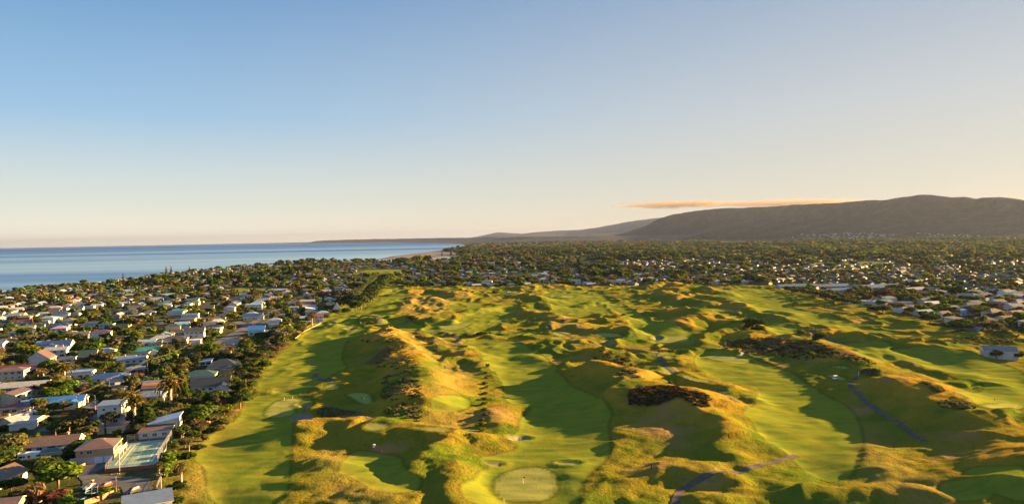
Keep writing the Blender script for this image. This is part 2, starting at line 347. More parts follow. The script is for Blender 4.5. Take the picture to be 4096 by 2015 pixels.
def heights(X, Y):
    z = np.zeros(X.shape)
    for P, h, w in RL:
        Q = at(P[:, 0], P[:, 1], h*HS+.4)
        if len(Q) > 2: Q = smooth_open(Q, 1)
        hh = np.full(len(Q), h); hh[0] *= .62; hh[-1] *= .55
        lim = 3.0*w+2
        m = (X > Q[:, 0].min()-lim) & (X < Q[:, 0].max()+lim) & (Y > Q[:, 1].min()-lim) & (Y < Q[:, 1].max()+lim)
        if not m.any(): continue
        x = X[m]; y = Y[m]
        wx = x+5.0*fbm(x/26, y/26, 2); wy = y+5.0*fbm(x/26+40, y/26, 2)
        d, hv = line_dist(Q, wx, wy, hh)
        z[m] += (hv*np.exp(-np.abs(d/(w*WS))**2.2))**4
    z = z**.25*HS
    return z
# survey of areas that are not dunes
TOWN_L = pix('p', [(172, 540), (168, 490), (172, 468), (190, 452), (214, 430), (233, 417), (246, 402), (250, 392), (263, 374), (283, 348), (300, 331), (318, 320), (342, 306), (356, 294), (368, 284), (378, 276), (392, 270)])
TL = at(TOWN_L[:, 0], TOWN_L[:, 1]); TL_POLY = np.concatenate([TL, [[-215, 1600], [-4000, 1600], [-4000, 60], [-60, 60]]])
COURSE = np.concatenate([TL, at(*pix('p', [(400, 286.5), (520, 287), (600, 286), (700, 284.5), (772, 285), (785, 290), (815, 297), (850, 304), (885, 312), (925, 322), (965, 333), (1000, 337), (1060, 337)]).T), [[520, 300], [520, 60], [-60, 60]]])
sd_course = poly_sdf(COURSE, GX, GY, 80)
coast_px = np.array([(-900, 380), (-300, 325), (-60, 301), (0, 291.5), (40, 288.2), (75, 285), (110, 280.6), (160, 274.2), (210, 269), (260, 265), (300, 262.4), (350, 260.9), (372, 260), (378, 258.8), (390, 256.2), (412, 253.4), (440, 250.4), (452, 248.4), (461, 246.9), (465, 245.4), (462, 243.6), (452, 242.1), (440, 241.0)])
CO = at(coast_px[:, 0], coast_px[:, 1], SEA, 15500.0)
LAND = np.concatenate([CO, [[-9500, 24000], [-12000, 40000], [40000, 40000], [40000, -500], [-2500, -500]]])
sd_land = poly_sdf(LAND, GX, GY, 400)
Z = heights(GX, GY)
rough_m = sstep(-14, 6, sd_course)
Z *= sstep(-22, -4, sd_course)
und = fbm(GX/45, GY/60, 3)*1.0+fbm(GX/19, GY/24, 3)*.38+fbm(GX/5.2, GY/7.5, 2)*.14
ridgen = (1-np.abs(fbm(GX/34+9, GY/22+3, 3)))**3
rip = np.maximum(0, 1-np.abs(fbm(GX/21+5, GY/30, 3))*1.6)**3*sstep(300, 460, GY)
Z += rough_m*(und+ridgen*1.0+rip*1.7)+(1-rough_m)*fbm(GX/120, GY/120, 2)*1.2*sstep(0, 60, sd_land)
far_lift = sstep(1600, 5000, GY)*12*fbm(GX/900, GY/900, 3); Z += np.maximum(far_lift, -2)
# sea bed, beach
Z = np.where(sd_land < 90, np.minimum(Z, SEA+sd_land*0.06+np.clip(sd_land-25, 0, 30)*.05), Z)
LAG1 = at(*pix('k', [(790, 328), (900, 338), (990, 320), (1080, 327), (1135, 347), (1010, 366), (860, 376), (800, 378), (900, 362), (860, 342)]).T, SEA)
LAG2 = at(*pix('k', [(150, 372), (290, 354), (480, 350), (690, 350), (660, 372), (560, 378), (480, 362), (300, 372)]).T, SEA)
SPIT = at(*pix('k', [(230, 362), (280, 345), (380, 328), (640, 294), (780, 273), (930, 266), (1090, 288), (1170, 345), (1000, 378), (700, 388), (400, 388)]).T, SEA)
for L in (LAG1, LAG2):
    sl_ = poly_sdf(L, GX, GY, 100); Z = np.where(sl_ > -70, np.minimum(Z, SEA-sl_*.05), Z)
sd_spit = poly_sdf(SPIT, GX, GY, 80)
# ---- sampling the height field
def zat(x, y):
    x = np.asarray(x, float); y = np.asarray(y, float)
    i = np.clip(np.searchsorted(XS, x)-1, 0, len(XS)-2); j = np.clip(np.searchsorted(YS, y)-1, 0, len(YS)-2)
    fx = np.clip((x-XS[i])/(XS[i+1]-XS[i]), 0, 1); fy = np.clip((y-YS[j])/(YS[j+1]-YS[j]), 0, 1)
    return (Z[j, i]*(1-fx)+Z[j, i+1]*fx)*(1-fy)+(Z[j+1, i]*(1-fx)+Z[j+1, i+1]*fx)*fy
def hit(px):
    """where the view line through each surveyed point meets the ground"""
    d = ray(px[:, 0], px[:, 1]); out = []
    for q in d:
        t = np.concatenate([np.arange(150, 700, .8), np.arange(700, 3000, 3.0)])/q[1]
        zz = CAMH+q[2]*t; g = zat(q[0]*t, q[1]*t); k = np.argmax(zz <= g)
        if not (zz <= g).any(): k = len(t)-1
        out.append((q[0]*t[k], q[1]*t[k]))
    return np.array(out)
def polys(L): return [smooth_closed(hit(p), 2) for p in L]
FAIR = polys([pix('p', [(288, 362), (304, 334), (330, 316), (356, 299), (380, 285), (402, 285), (398, 300), (370, 314), (346, 322), (351, 331), (338, 347), (333, 372), (318, 382), (296, 396), (268, 396)]),
    pix('D', [(60, 1150), (200, 950), (410, 720), (600, 610), (800, 510), (900, 450), (1060, 480), (1180, 530), (1100, 600), (880, 640), (860, 850), (950, 940), (720, 960), (560, 1010), (300, 1100)]),
    pix('A', [(0, 170), (500, 180), (640, 230), (500, 340), (400, 450), (385, 560), (365, 800), (345, 1000), (310, 1300), (-380, 1300), (-385, 890), (-560, 800), (-380, 560), (-120, 430), (-60, 350)]),
    pix('A', [(1050, 720), (1300, 780), (1500, 800), (1480, 900), (1560, 1000), (1700, 1020), (1600, 1140), (1300, 1130), (1150, 1030), (900, 950), (980, 850)]),
    pix('D', [(2140, 650), (2350, 750), (2390, 850), (2490, 960), (2574, 1090)], 'B', [(0, 120), (20, 250), (310, 280), (250, 340), (160, 430), (180, 520), (40, 640), (170, 660), (130, 740)], 'A', [(2480, 780), (2300, 800), (2480, 890), (2350, 950), (2300, 1060), (2130, 1080), (2250, 1300)],
        'B', [(690, 1300), (670, 1200), (750, 1040), (900, 880), (1010, 760), (1000, 600), (985, 430), (1040, 350), (990, 290), (890, 190), (740, 150), (620, 70), (540, 0)], 'E', [(640, 1110), (520, 990), (400, 880), (260, 780), (160, 700), (0, 640)]),
    pix('E', [(980, 240), (1120, 270), (1330, 400), (1640, 480), (1870, 580), (1890, 650), (1750, 685), (1560, 685), (1320, 600), (1270, 480), (1190, 390), (1050, 330)]),
    pix('E', [(1950, 770), (2200, 755), (2400, 800), (2574, 890)], 'F', [(250, 960), (400, 1080), (560, 1150)], 'C', [(500, 110), (640, 200), (850, 300), (925, 410), (975, 600), (960, 720), (900, 900), (830, 990), (700, 1040), (500, 960), (390, 850), (250, 720), (0, 570)], 'B', [(2530, 440), (2380, 345), (2560, 280)], 'E', [(2560, 1120), (2300, 1085), (2080, 1020), (1950, 900)]),
    pix('F', [(-80, 290), (300, 325), (640, 380), (960, 510), (1280, 560), (1280, 592), (960, 565), (700, 505), (400, 440), (250, 400), (-80, 330)]),
    pix('E', [(2080, 180), (2250, 150), (2574, 110)], 'F', [(150, 150), (250, 230), (300, 320), (0, 320), (-120, 310)]),
    pix('F', [(950, 745), (1400, 745), (1750, 715), (2100, 800), (2574, 930), (2700, 1200), (2574, 1260), (2250, 1180), (2290, 1100), (2000, 1010), (1600, 900), (1490, 840), (1060, 835)]),
    pix('E', [(350, 180), (600, 130), (900, 150), (1000, 230), (1000, 330), (1100, 370), (800, 400), (620, 420), (480, 320), (430, 230)]),
    pix('D', [(1990, 295), (2200, 240), (2400, 300), (2150, 330), (2050, 337)]), pix('D', [(2150, 400), (2400, 330), (2574, 300)], 'E', [(120, 290), (60, 400), (-100, 480)], 'D', [(2400, 570), (2000, 570), (1700, 530), (1850, 490), (2200, 450)]),
    pix('D', [(1260, 250), (1330, 140), (1600, 130), (1530, 220), (1480, 330), (1300, 380), (1120, 370)]), pix('D', [(1330, 480), (1480, 430), (1600, 480), (1720, 510), (1680, 545), (1450, 530), (1310, 500)]),
    pix('C', [(1800, 1060), (2000, 1030), (2200, 1050), (2300, 1150), (2150, 1210), (1900, 1180)]), pix('C', [(2000, 900), (2700, 900), (2700, 1250), (2400, 1150), (2250, 1000)]),
    pix('C', [(1930, 110), (2300, 90), (2700, 60), (2700, 300), (2250, 260), (2050, 190)]), pix('A', [(1840, 185), (2190, 180), (2185, 310), (1870, 330)]), pix('F', [(0, 480), (250, 460), (440, 540), (350, 570), (60, 530)]), pix('F', [(850, 680), (1250, 690), (1200, 715), (900, 710)])])
GREEN = polys([
    pix('B', [(-110, 1080), (-60, 1000), (50, 930), (180, 895), (330, 895), (440, 930), (490, 1000), (500, 1090), (470, 1160), (380, 1220), (200, 1243), (0, 1235), (-90, 1160)]),
    pix('A', [(160, 360), (170, 320), (220, 260), (330, 200), (480, 195), (505, 230), (440, 290), (440, 340), (350, 380), (200, 388)]), pix('A', [(1150, 500), (1190, 455), (1330, 448), (1390, 500), (1320, 532), (1180, 530)]),
    pix('A', [(1610, 490), (1800, 490), (1950, 500), (2040, 530), (1900, 542), (1700, 522)]), pix('A', [(960, 150), (1180, 145), (1220, 200), (1210, 250), (1100, 245), (1010, 200)]), pix('A', [(768, 65), (870, 60), (910, 120), (770, 130)]),
    pix('D', [(1880, 502), (2050, 480), (2250, 468), (2150, 520), (1950, 530)]), pix('E', [(850, 575), (1100, 570), (1180, 610), (1100, 630), (950, 620)]), pix('E', [(1510, 655), (1600, 612), (1750, 602), (1870, 625), (1760, 665), (1600, 670)]),
    pix('E', [(1930, 785), (2200, 772), (2400, 820), (2470, 870), (2300, 875), (2100, 830)]), pix('E', [(470, 216), (600, 201), (720, 210), (600, 222)]), pix('E', [(1970, 325), (2150, 320), (2340, 350), (2150, 357)]),
    pix('E', [(450, 575), (600, 565), (660, 600), (540, 610)]), pix('E', [(440, 620), (520, 610), (580, 630), (500, 640)]), pix('E', [(640, 690), (720, 680), (790, 695), (700, 710)]), pix('E', [(540, 482), (680, 474), (770, 490), (650, 502)]),
    pix('E', [(1545, 920), (1640, 915), (1710, 980), (1610, 1000)]), pix('E', [(1740, 990), (1830, 1000), (1900, 1040), (2060, 1060), (2030, 1080), (1860, 1060)]), pix('E', [(1575, 815), (1640, 807), (1695, 820), (1630, 832)]), pix('E', [(1620, 860), (1700, 850), (1710, 870), (1640, 875)]),
    pix('F', [(700, 915), (800, 905), (890, 930), (750, 938)]), pix('F', [(620, 1000), (760, 995), (850, 1050), (760, 1058)]), pix('C', [(2180, 250), (2400, 255), (2600, 285), (2600, 315), (2300, 292)])])
DRY = polys([
    pix('D', [(1440, 560), (1600, 540), (1720, 660), (1950, 840), (1850, 870), (1650, 760), (1560, 680), (1500, 620)]), pix('D', [(1880, 900), (2250, 910), (2260, 1000), (2190, 1190), (1830, 1210), (1720, 1150), (1880, 1040), (1900, 1000)]),
    pix('A', [(1800, 335), (2170, 325), (2170, 490), (1780, 470)]), pix('A', [(2440, 340), (2574, 330), (2620, 420), (2430, 470)]), pix('A', [(640, 760), (850, 740), (940, 850), (860, 950), (1200, 1080), (1550, 1267), (700, 1267), (800, 1080), (700, 900)]),
    pix('b', [(1850, 500), (2250, 520), (2260, 1267), (1500, 1267), (1600, 980), (1750, 900)]), pix('D', [(1790, 600), (2050, 630), (2060, 680), (1900, 720)]), pix('C', [(950, 420), (1280, 540), (1170, 700), (1650, 1050), (1900, 1240), (1100, 1080), (1000, 800), (990, 560)]),
    pix('D', [(1500, 350), (1560, 200), (2000, 170), (2150, 200), (2000, 260), (2000, 400), (1600, 420)]), pix('b', [(1900, 100), (2400, -120), (2574, -300), (2900, -360), (2600, -100), (2200, 200)]), pix('D', [(430, 1060), (560, 1010), (470, 1120), (300, 1150)]), pix('B', [(1650, 920), (2000, 900), (2250, 935), (1800, 960)])])
SCRUB = polys([
    pix('B', [(1190, 130), (1400, 85), (1650, 78), (1850, 125), (2080, 215), (2040, 300), (1900, 270), (1700, 200), (1500, 290), (1230, 285)]), pix('F', [(-400, 660), (0, 650), (300, 640), (600, 680), (900, 780), (1150, 890), (1100, 920), (700, 800), (400, 770), (0, 800), (-300, 740)]),
    pix('F', [(990, 965), (1200, 955), (1190, 1000), (1000, 1010)]), pix('D', [(1320, 500), (1500, 510), (1450, 545), (1300, 540)]), pix('D', [(1640, 570), (1750, 610), (1740, 640), (1640, 600)]), pix('C', [(1560, 10), (1750, 85), (1860, 135), (1740, 140)]),
    pix('C', [(1750, 235), (1950, 215), (2200, 295), (2100, 310), (1800, 290)]), pix('D', [(1380, 700), (1480, 760), (1300, 920), (1100, 900)]), pix('D', [(2150, 590), (2250, 570), (2290, 640), (2200, 620)]), pix('D', [(2050, 360), (2120, 350), (2130, 375), (2040, 385)]), pix('A', [(840, 320), (1100, 350), (1150, 400), (850, 380)])])
BUNK = []
for c, x, y, a, b in [('A', 560, 274, 60, 18), ('A', 515, 392, 115, 36), ('A', 2440, 852, 72, 11), ('B', 130, 606, 95, 21), ('B', 640, 848, 88, 12), ('D', 835, 471, 28, 7), ('D', 1005, 515, 58, 13), ('D', 1440, 151, 20, 4),
                      ('E', 1520, 620, 40, 14), ('E', 1040, 672, 60, 15), ('E', 505, 213, 45, 6), ('C', 2180, 236, 60, 10), ('E', 2400, 775, 60, 12)]:
    t = np.linspace(0, 2*math.pi, 16, endpoint=False); BUNK.append(hit(cp(c, np.stack([x+a*np.cos(t), y+b*np.sin(t)], -1))))
def field(L, lim=25.0):
    s = np.full(GX.shape, -lim)
    for P in L: s = np.maximum(s, poly_sdf(P, GX, GY, lim))
    return s
FIELDS = [at(*np.array(P, float).T) for P in [[(212, 292), (282, 291.5), (283, 288.2), (236, 287.6)], [(354, 274), (408, 272), (408, 268.8), (366, 269.4)], [(780, 286), (823, 285), (821, 283), (778, 283.8)], [(800, 264.5), (905, 263.5), (880, 261.3), (800, 262.2)], [(655, 256.8), (692, 256.3), (690, 254.6), (655, 255)], [(440, 252.6), (545, 255), (540, 253.2), (450, 251)], [(700, 251.5), (760, 252), (750, 250), (710, 249.8)]]]
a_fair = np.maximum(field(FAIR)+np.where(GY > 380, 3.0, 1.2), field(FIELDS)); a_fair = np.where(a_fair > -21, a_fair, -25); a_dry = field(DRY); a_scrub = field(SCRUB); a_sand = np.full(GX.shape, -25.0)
Z -= rough_m*sstep(-5, 5, a_fair)*.72*(und+ridgen*1.0+rip*1.5)
# greens and tees are levelled, bunkers cut
a_green = np.full(GX.shape, -25.0)
for P in GREEN:
    s = poly_sdf(P, GX, GY, 25); a_green = np.maximum(a_green, s); m = s > -.5
    if m.any():
        A_ = np.stack([GX[m], GY[m], np.ones(m.sum())], -1); k, *_ = np.linalg.lstsq(A_, Z[m], rcond=None)
        zp = .45*(k[0]*GX+k[1]*GY+k[2])+.55*Z[m].mean(); t = sstep(-5, .5, s); Z = Z*(1-t)+zp*t
for P in BUNK:
    s = poly_sdf(P, GX, GY, 25); a_sand = np.maximum(a_sand, s); m = s > -1
    if m.any(): Z = Z-2.3*sstep(-.5, 1.9, s)+.35*np.exp(-((s+1.6)/1.3)**2)
# rough tops stand proud of the mown grass
rough = rough_m*sstep(.4, -1.0, np.maximum(np.maximum(a_fair, a_green), np.minimum(a_dry, a_fair+99)-50))
Z += rough*(.22+.35*fbm(GX/3.1, GY/3.1, 2)*sstep(700, 300, GY))
Z += rough_m*sstep(0, 3, a_fair)*fbm(GX/15, GY/6, 3)*.42
a_sand = np.maximum(a_sand, np.where(sd_spit > 0, sd_spit, -25)); a_sand = np.maximum(a_sand, np.minimum(22-sd_land, 25)*(GY < 4000)-(GY >= 4000)*25)
def grid_faces(nx, ny):
    i = np.arange(nx*ny).reshape(ny, nx); return np.stack([i[:-1, :-1], i[:-1, 1:], i[1:, 1:], i[1:, :-1]], -1).reshape(-1, 4)
def ground_mat():
    m, nt, b = newmat('turf_and_dunes'); P = geo_pos(nt)
    A = lambda n: N(nt, 'ShaderNodeAttribute', attribute_name=n).outputs['Fac']
    n_big = noise(nt, .018, 4, .6, P); n_mid = noise(nt, .11, 5, .62, P); n_fine = noise(nt, 1.1, 5, .7, P); n_tuft = noise(nt, .42, 4, .65, P)
    wob = math_(nt, 'MULTIPLY', math_(nt, 'SUBTRACT', n_tuft, .5), 3.4)
    edge = lambda nm, w, k=1.0: mapr(nt, math_(nt, 'ADD', A(nm), math_(nt, 'MULTIPLY', wob, k)), -w, w)
    rg = mixc(nt, mapr(nt, n_mid, .36, .62), (.082, .105, .011), (.15, .138, .016))
    rg = mixc(nt, mapr(nt, n_fine, .43, .66), rg, (.2, .15, .018))
    hz = N(nt, 'ShaderNodeSeparateXYZ'); nt.links.new(P, hz.inputs[0])
    top = mapr(nt, math_(nt, 'ADD', hz.outputs['Z'], math_(nt, 'MULTIPLY', n_mid, 6.0)), 5.5, 11.0)
    rg = mixc(nt, math_(nt, 'MULTIPLY', top, .62), rg, (.31, .175, .022))
    n_zone = noise(nt, .03, 4, .6, P)
    rg = mixc(nt, mapr(nt, n_zone, .5, .62), rg, (.082, .12, .011)); rg = mixc(nt, mapr(nt, n_zone, .42, .33), rg, (.22, .14, .05))
    rg = mixc(nt, mapr(nt, n_big, .5, .66), rg, (.072, .108, .013))
    dry = mixc(nt, mapr(nt, n_tuft, .35, .65), (.21, .155, .042), (.155, .14, .028))
    dry = mixc(nt, mapr(nt, n_mid, .55, .7), dry, (.24, .15, .055))
    col = mixc(nt, math_(nt, 'MULTIPLY', edge('dry', 6.0, 1.6), .8), rg, dry)
    st = N(nt, 'ShaderNodeMapping'); st.inputs['Scale'].default_value = (.05, .3, .3); nt.links.new(P, st.inputs[0])
    n_str = noise(nt, 1.0, 4, .6, st.outputs[0])
    fw = mixc(nt, mapr(nt, n_str, .35, .65), (.088, .135, .017), (.145, .168, .02))
    fw = mixc(nt, mapr(nt, n_mid, .45, .68), fw, (.165, .17, .018))
    fw = mixc(nt, math_(nt, 'MULTIPLY', edge('dry', 6.0, 1.6), .55), fw, dry)
    col = mixc(nt, edge('fair', .7, .35), col, fw)
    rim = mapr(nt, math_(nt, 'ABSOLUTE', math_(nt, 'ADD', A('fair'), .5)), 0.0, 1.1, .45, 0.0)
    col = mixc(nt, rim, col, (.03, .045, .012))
    sc = mixc(nt, mapr(nt, n_fine, .4, .65), (.07, .05, .024), (.14, .095, .036))
    col = mixc(nt, edge('scrub', 2.5, 1.6), col, sc)
    gr = mixc(nt, mapr(nt, n_str, .4, .65), (.185, .205, .05), (.215, .23, .062))
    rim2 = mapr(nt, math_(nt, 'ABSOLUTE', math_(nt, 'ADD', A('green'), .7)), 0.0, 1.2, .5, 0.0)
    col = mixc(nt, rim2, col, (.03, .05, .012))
    col = mixc(nt, edge('green', .25, .1), col, gr)
    ur = mixc(nt, mapr(nt, n_mid, .4, .62), (.035, .055, .018), (.075, .07, .035)); ur = mixc(nt, mapr(nt, n_tuft, .6, .75), ur, (.1, .085, .06))
    ur = mixc(nt, mapr(nt, n_big, .55, .7), ur, (.06, .1, .022))
    col = mixc(nt, edge('urban', 4.0, 2.0), col, ur)
    fdr = mixc(nt, mapr(nt, noise(nt, .004, 5, .65, P), .4, .6), (.025, .034, .016), (.13, .125, .04))
    col = mixc(nt, A('faraway'), col, fdr)
    sd = mixc(nt, mapr(nt, n_tuft, .3, .7), (.14, .13, .125), (.18, .165, .15))
    col = mixc(nt, edge('sand', .4, .15), col, sd)
    nt.links.new(col, b.inputs['Base Color']); b.inputs['Roughness'].default_value = .95; b.inputs['Specular IOR Level'].default_value = 0
    smooth_ = mapr(nt, math_(nt, 'MAXIMUM', math_(nt, 'MAXIMUM', A('fair'), A('green')), A('sand')), -1.0, .5, 1.0, .16)
    b1 = N(nt, 'ShaderNodeBump', i_Distance=.7); nt.links.new(n_fine, b1.inputs['Height']); nt.links.new(math_(nt, 'MULTIPLY', smooth_, .8), b1.inputs['Strength'])
    b2 = N(nt, 'ShaderNodeBump', i_Distance=1.1); nt.links.new(n_tuft, b2.inputs['Height']); nt.links.new(math_(nt, 'MULTIPLY', smooth_, .6), b2.inputs['Strength']); nt.links.new(b1.outputs[0], b2.inputs['Normal'])
    nt.links.new(b2.outputs[0], b.inputs['Normal'])
    return m
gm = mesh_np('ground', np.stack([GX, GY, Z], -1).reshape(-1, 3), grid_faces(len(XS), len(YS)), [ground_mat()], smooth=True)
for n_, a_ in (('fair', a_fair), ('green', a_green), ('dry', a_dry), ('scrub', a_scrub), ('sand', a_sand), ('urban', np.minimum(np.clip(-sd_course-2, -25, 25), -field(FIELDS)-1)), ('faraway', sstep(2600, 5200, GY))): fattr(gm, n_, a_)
ground = struct(ob('ground', gm))
# ---- sea
def sea_mat():
    m, nt, b = newmat('sea'); P = geo_pos(nt)
    st = N(nt, 'ShaderNodeMapping'); st.inputs['Scale'].default_value = (.00005, .0006, 1); nt.links.new(P, st.inputs[0])
    n1 = noise(nt, 1.0, 4, .55, st.outputs[0]); sx_ = N(nt, 'ShaderNodeSeparateXYZ'); nt.links.new(P, sx_.inputs[0]); calm = math_(nt, 'SUBTRACT', mapr(nt, n1, .36, .6), mapr(nt, sx_.outputs['Y'], 1800, 7000, -.3, .55), clamp=True)
    nt.links.new(mixc(nt, calm, (.0, .075, .3), (.21, .37, .5)), b.inputs['Base Color'])
    nt.links.new(mapr(nt, calm, 0, 1, .5, .3), b.inputs['Roughness']); b.inputs['IOR'].default_value = 1.33; nt.links.new(mapr(nt, calm, 0, 1, .01, .13), b.inputs['Specular IOR Level'])
    st2 = N(nt, 'ShaderNodeMapping'); st2.inputs['Scale'].default_value = (.03, .09, 1); nt.links.new(P, st2.inputs[0])
    bp = N(nt, 'ShaderNodeBump', i_Distance=1.0); nt.links.new(noise(nt, 1.0, 5, .65, st2.outputs[0]), bp.inputs['Height']); nt.links.new(mapr(nt, calm, 0, 1, .55, .2), bp.inputs['Strength'])
    nt.links.new(bp.outputs[0], b.inputs['Normal']); return m
sx = np.concatenate([-np.geomspace(41000, 300, 40), [600.0, 3000, 9000]]); sy = np.concatenate([[-500, 300], np.geomspace(600, 41500, 50)])
SX, SY = np.meshgrid(sx, sy); struct(ob('sea', mesh_np('sea', np.stack([SX, SY, np.full(SX.shape, SEA)], -1).reshape(-1, 3), grid_faces(len(sx), len(sy)), [sea_mat()])))
# ---- surf line and roads: strips laid on the ground
def strip(name, P, w, mat, lift=.09, z=None, kind='structure', step=1.2):
    P = np.asarray(P, float); d = np.r_[0, np.cumsum(np.hypot(*np.diff(P, axis=0).T))]; n = max(2, int(d[-1]/step)); s = np.linspace(0, d[-1], n)
    Q = np.stack([np.interp(s, d, P[:, 0]), np.interp(s, d, P[:, 1])], -1); T = np.gradient(Q, axis=0); T /= np.linalg.norm(T, axis=1)[:, None]+1e-9
    Nn = np.stack([-T[:, 1], T[:, 0]], -1); k = np.linspace(-.5, .5, max(3, int(w/1.2)+2)); ww = w if np.isscalar(w) else np.interp(s, d, w)[:, None]
    G = Q[:, None, :]+Nn[:, None, :]*(k[None, :]*ww)[..., None]
    zz = zat(G[..., 0], G[..., 1])+lift if z is None else np.full(G.shape[:2], z)
    V = np.concatenate([G, zz[..., None]], -1)
    o = ob(name, mesh_np(name, V.reshape(-1, 3), grid_faces(len(k), n), [mat], smooth=True)); o['kind'] = kind; return o
M['path'] = plain('path', (.075, .07, .063), .95, nscale=.6, namt=.35, spec=.05)
for L, w in [(pix('B', [(1700, 1300), (1705, 1180), (1760, 1085), (1900, 1010), (2100, 965), (2350, 938), (2574, 895)], 'C', [(150, 830), (350, 788)]), 2.3),
             (pix('C', [(1650, 635), (1450, 520), (1200, 370), (1000, 210), (850, 80), (852, 55), (900, 25)], 'F', [(940, 1035), (975, 1000)]), 2.2), (pix('D', [(860, 1060), (700, 1055), (640, 1030), (630, 1010), (680, 985)]), 3.0),
             (pix('E', [(575, 445), (500, 475), (430, 497), (405, 522), (440, 550), (640, 577), (740, 640), (830, 677), (1000, 712), (1300, 748), (1490, 785)]), 2.4), (pix('E', [(1545, 800), (1520, 835), (1560, 890), (1650, 930), (1690, 960), (1720, 990)]), 2.8),
             (pix('D', [(1240, 398), (1320, 436), (1345, 455), (1290, 480)]), 3.4), (pix('D', [(1815, 570), (1950, 582), (2120, 612), (2150, 632), (2070, 710)]), 3.0), (pix('D', [(2160, 178), (2212, 190), (2170, 216)]), 4), (pix('F', [(522, 548), (490, 580), (520, 602), (700, 652), (850, 692)]), 3.2),
             (pix('B', [(2150, 120), (2210, 185), (2340, 245)]), 2.4), (pix('A', [(1000, 318), (1120, 360), (1185, 390), (1205, 412)]), 2.2), (pix('C', [(1930, 140), (1985, 155), (2080, 195)]), 2.4)]:
    Q = hit(smooth_open(L, 1))
    for _ in range(5): Q[1:-1] = Q[1:-1]*.4+(Q[:-2]+Q[2:])*.3
    strip('path', smooth_open(Q, 1), w, M['path'], .16)
for P, w in [([(45, 432), (70, 419), (90, 409), (105, 398), (122, 391), (132, 385), (150, 378.5), (160, 373.5), (170, 367), (182, 360), (200, 351), (224, 342)], 8.0), ([(122, 391), (110, 380), (84, 372), (60, 366)], 7), ([(224, 342), (240, 331), (262, 322.5), (274, 319)], 8), ([(266, 329), (250, 326), (236, 321)], 8),
             ([(545, 264.5), (549, 279)], 9), ([(487, 283), (484, 276), (480, 270)], 9)]:
    strip('road', smooth_open(at(*np.array(P, float).T), 2), w, M['asphalt'], .07)
STREETS = [np.array([TL[8]+np.array([-o, 0])+np.array([-.148, .989])*t for t in (t0, 250, 500, t1)]) for o, t0, t1 in ((62, 60, 640), (150, -60, 760), (250, -120, 900), (350, -40, 960))]+[np.array([TL[8]+np.array([-40, 0])+np.array([-.148, .989])*t+np.array([-ca_*d, -sa_*d]) for d in (0, 160, 340)]) for t in (130, 330, 560) for ca_, sa_ in ((.96, .28),)]
for P in STREETS: strip('road', P, 7.5, M['asphalt'], .08)
strip('surf', smooth_open(CO[1:13]+np.array([-6, 2]), 1), 9, plain('surf', (.6, .62, .62), .6, nscale=.05, namt=.4), z=SEA+.05, step=8)
# ================================================================== hills, air and cloud
def hill_mat(name, c1, c2):
    m, nt, b = newmat(name); P = geo_pos(nt); n1 = noise(nt, .0022, 7, .7, P); n2 = noise(nt, .02, 4, .7, P)
    c = mixc(nt, mapr(nt, n1, .4, .62), c1, c2); c = mixc(nt, mapr(nt, n2, .4, .7), c, tuple(q*.6 for q in c1)); nt.links.new(c, b.inputs['Base Color'])
    b.inputs['Roughness'].default_value = 1.0; b.inputs['Specular IOR Level'].default_value = 0.05
    bp = N(nt, 'ShaderNodeBump', i_Distance=45.0, i_Strength=1.0); nt.links.new(n2, bp.inputs['Height']); nt.links.new(bp.outputs[0], b.inputs['Normal']); return m
def hills(name, crest, dist, front, back, mat, rough=1.0, nx=260, nt_=60, spur=600.0):
    crest = np.array(crest, float); xs = np.linspace(crest[0, 0], crest[-1, 0], nx); ys = np.interp(xs, crest[:, 0], crest[:, 1]); dd = np.interp(xs, *np.array(dist, float).T)
    d = ray(xs, ys); t = dd/d[:, 1]; cx = d[:, 0]*t; cy = dd; cz = np.maximum(CAMH+d[:, 2]*t, 2)
    T = np.stack([np.gradient(cx), np.gradient(cy)], -1); T /= np.linalg.norm(T, axis=1)[:, None]; Nf = np.stack([T[:, 1], -T[:, 0]], -1)
    Nf *= np.sign(-(Nf[:, 0]*cx+Nf[:, 1]*cy))[:, None]; arc = np.r_[0, np.cumsum(np.hypot(np.diff(cx), np.diff(cy)))]
    k = np.linspace(1, -1, nt_); q = np.where(k > 0, k*front, k*back)
    X = cx[:, None]+Nf[:, :1]*q; Y = cy[:, None]+Nf[:, 1:]*q
    base = np.where(k > 0, (1-k)**1.25, (1-np.abs(k))**.9)[None, :]
    sp = (1-np.abs(fbm(arc[:, None]/spur+0*q, q[None, :]/(spur*4)+3, 4)))
    mid = np.clip(4*np.abs(k)*(1-np.abs(k)), 0, 1)[None, :]
    Zh = cz[:, None]*base*(1-rough*.62*mid*(1-sp**1.5))+fbm(X/260, Y/260, 4)*14*rough*(1-.8*(np.abs(k)[None, :] < .03))*base
    Zh = Zh+fbm(arc[:, None]/60+0*q, q[None, :]/80, 3)*5*base
    Zh[:, 0] = -3; Zh[:, -1] = -3
    return struct(ob(name, mesh_np(name, np.stack([X, Y, Zh], -1).reshape(-1, 3), grid_faces(nt_, nx), [mat], smooth=True)))
hm = hill_mat('bush_clad', (.004, .005, .005), (.06, .05, .028))
ESC = [(628, 236.0), (634, 234.2), (640, 230.0), (648, 225), (656, 219), (664, 216), (672, 213.4), (690, 210.2), (710, 208), (740, 206.2), (780, 204.3), (820, 202.3), (850, 200), (866, 198.6), (884, 198.2), (900, 195.6), (912, 194.6), (921, 193.4), (935, 194.2), (948, 195.6), (962, 195.2), (974, 198), (984, 196.4), (996, 195), (1010, 196.3), (1024, 199), (1060, 203), (1110, 206), (1200, 212), (1500, 214)]
ESC_D = [(628, 11200), (632, 11000), (700, 9600), (800, 8000), (900, 6900), (1024, 5700), (1200, 4600), (1500, 3900)]
ESC_O = hills('hills', ESC, ESC_D, 1250, 2600, hm)
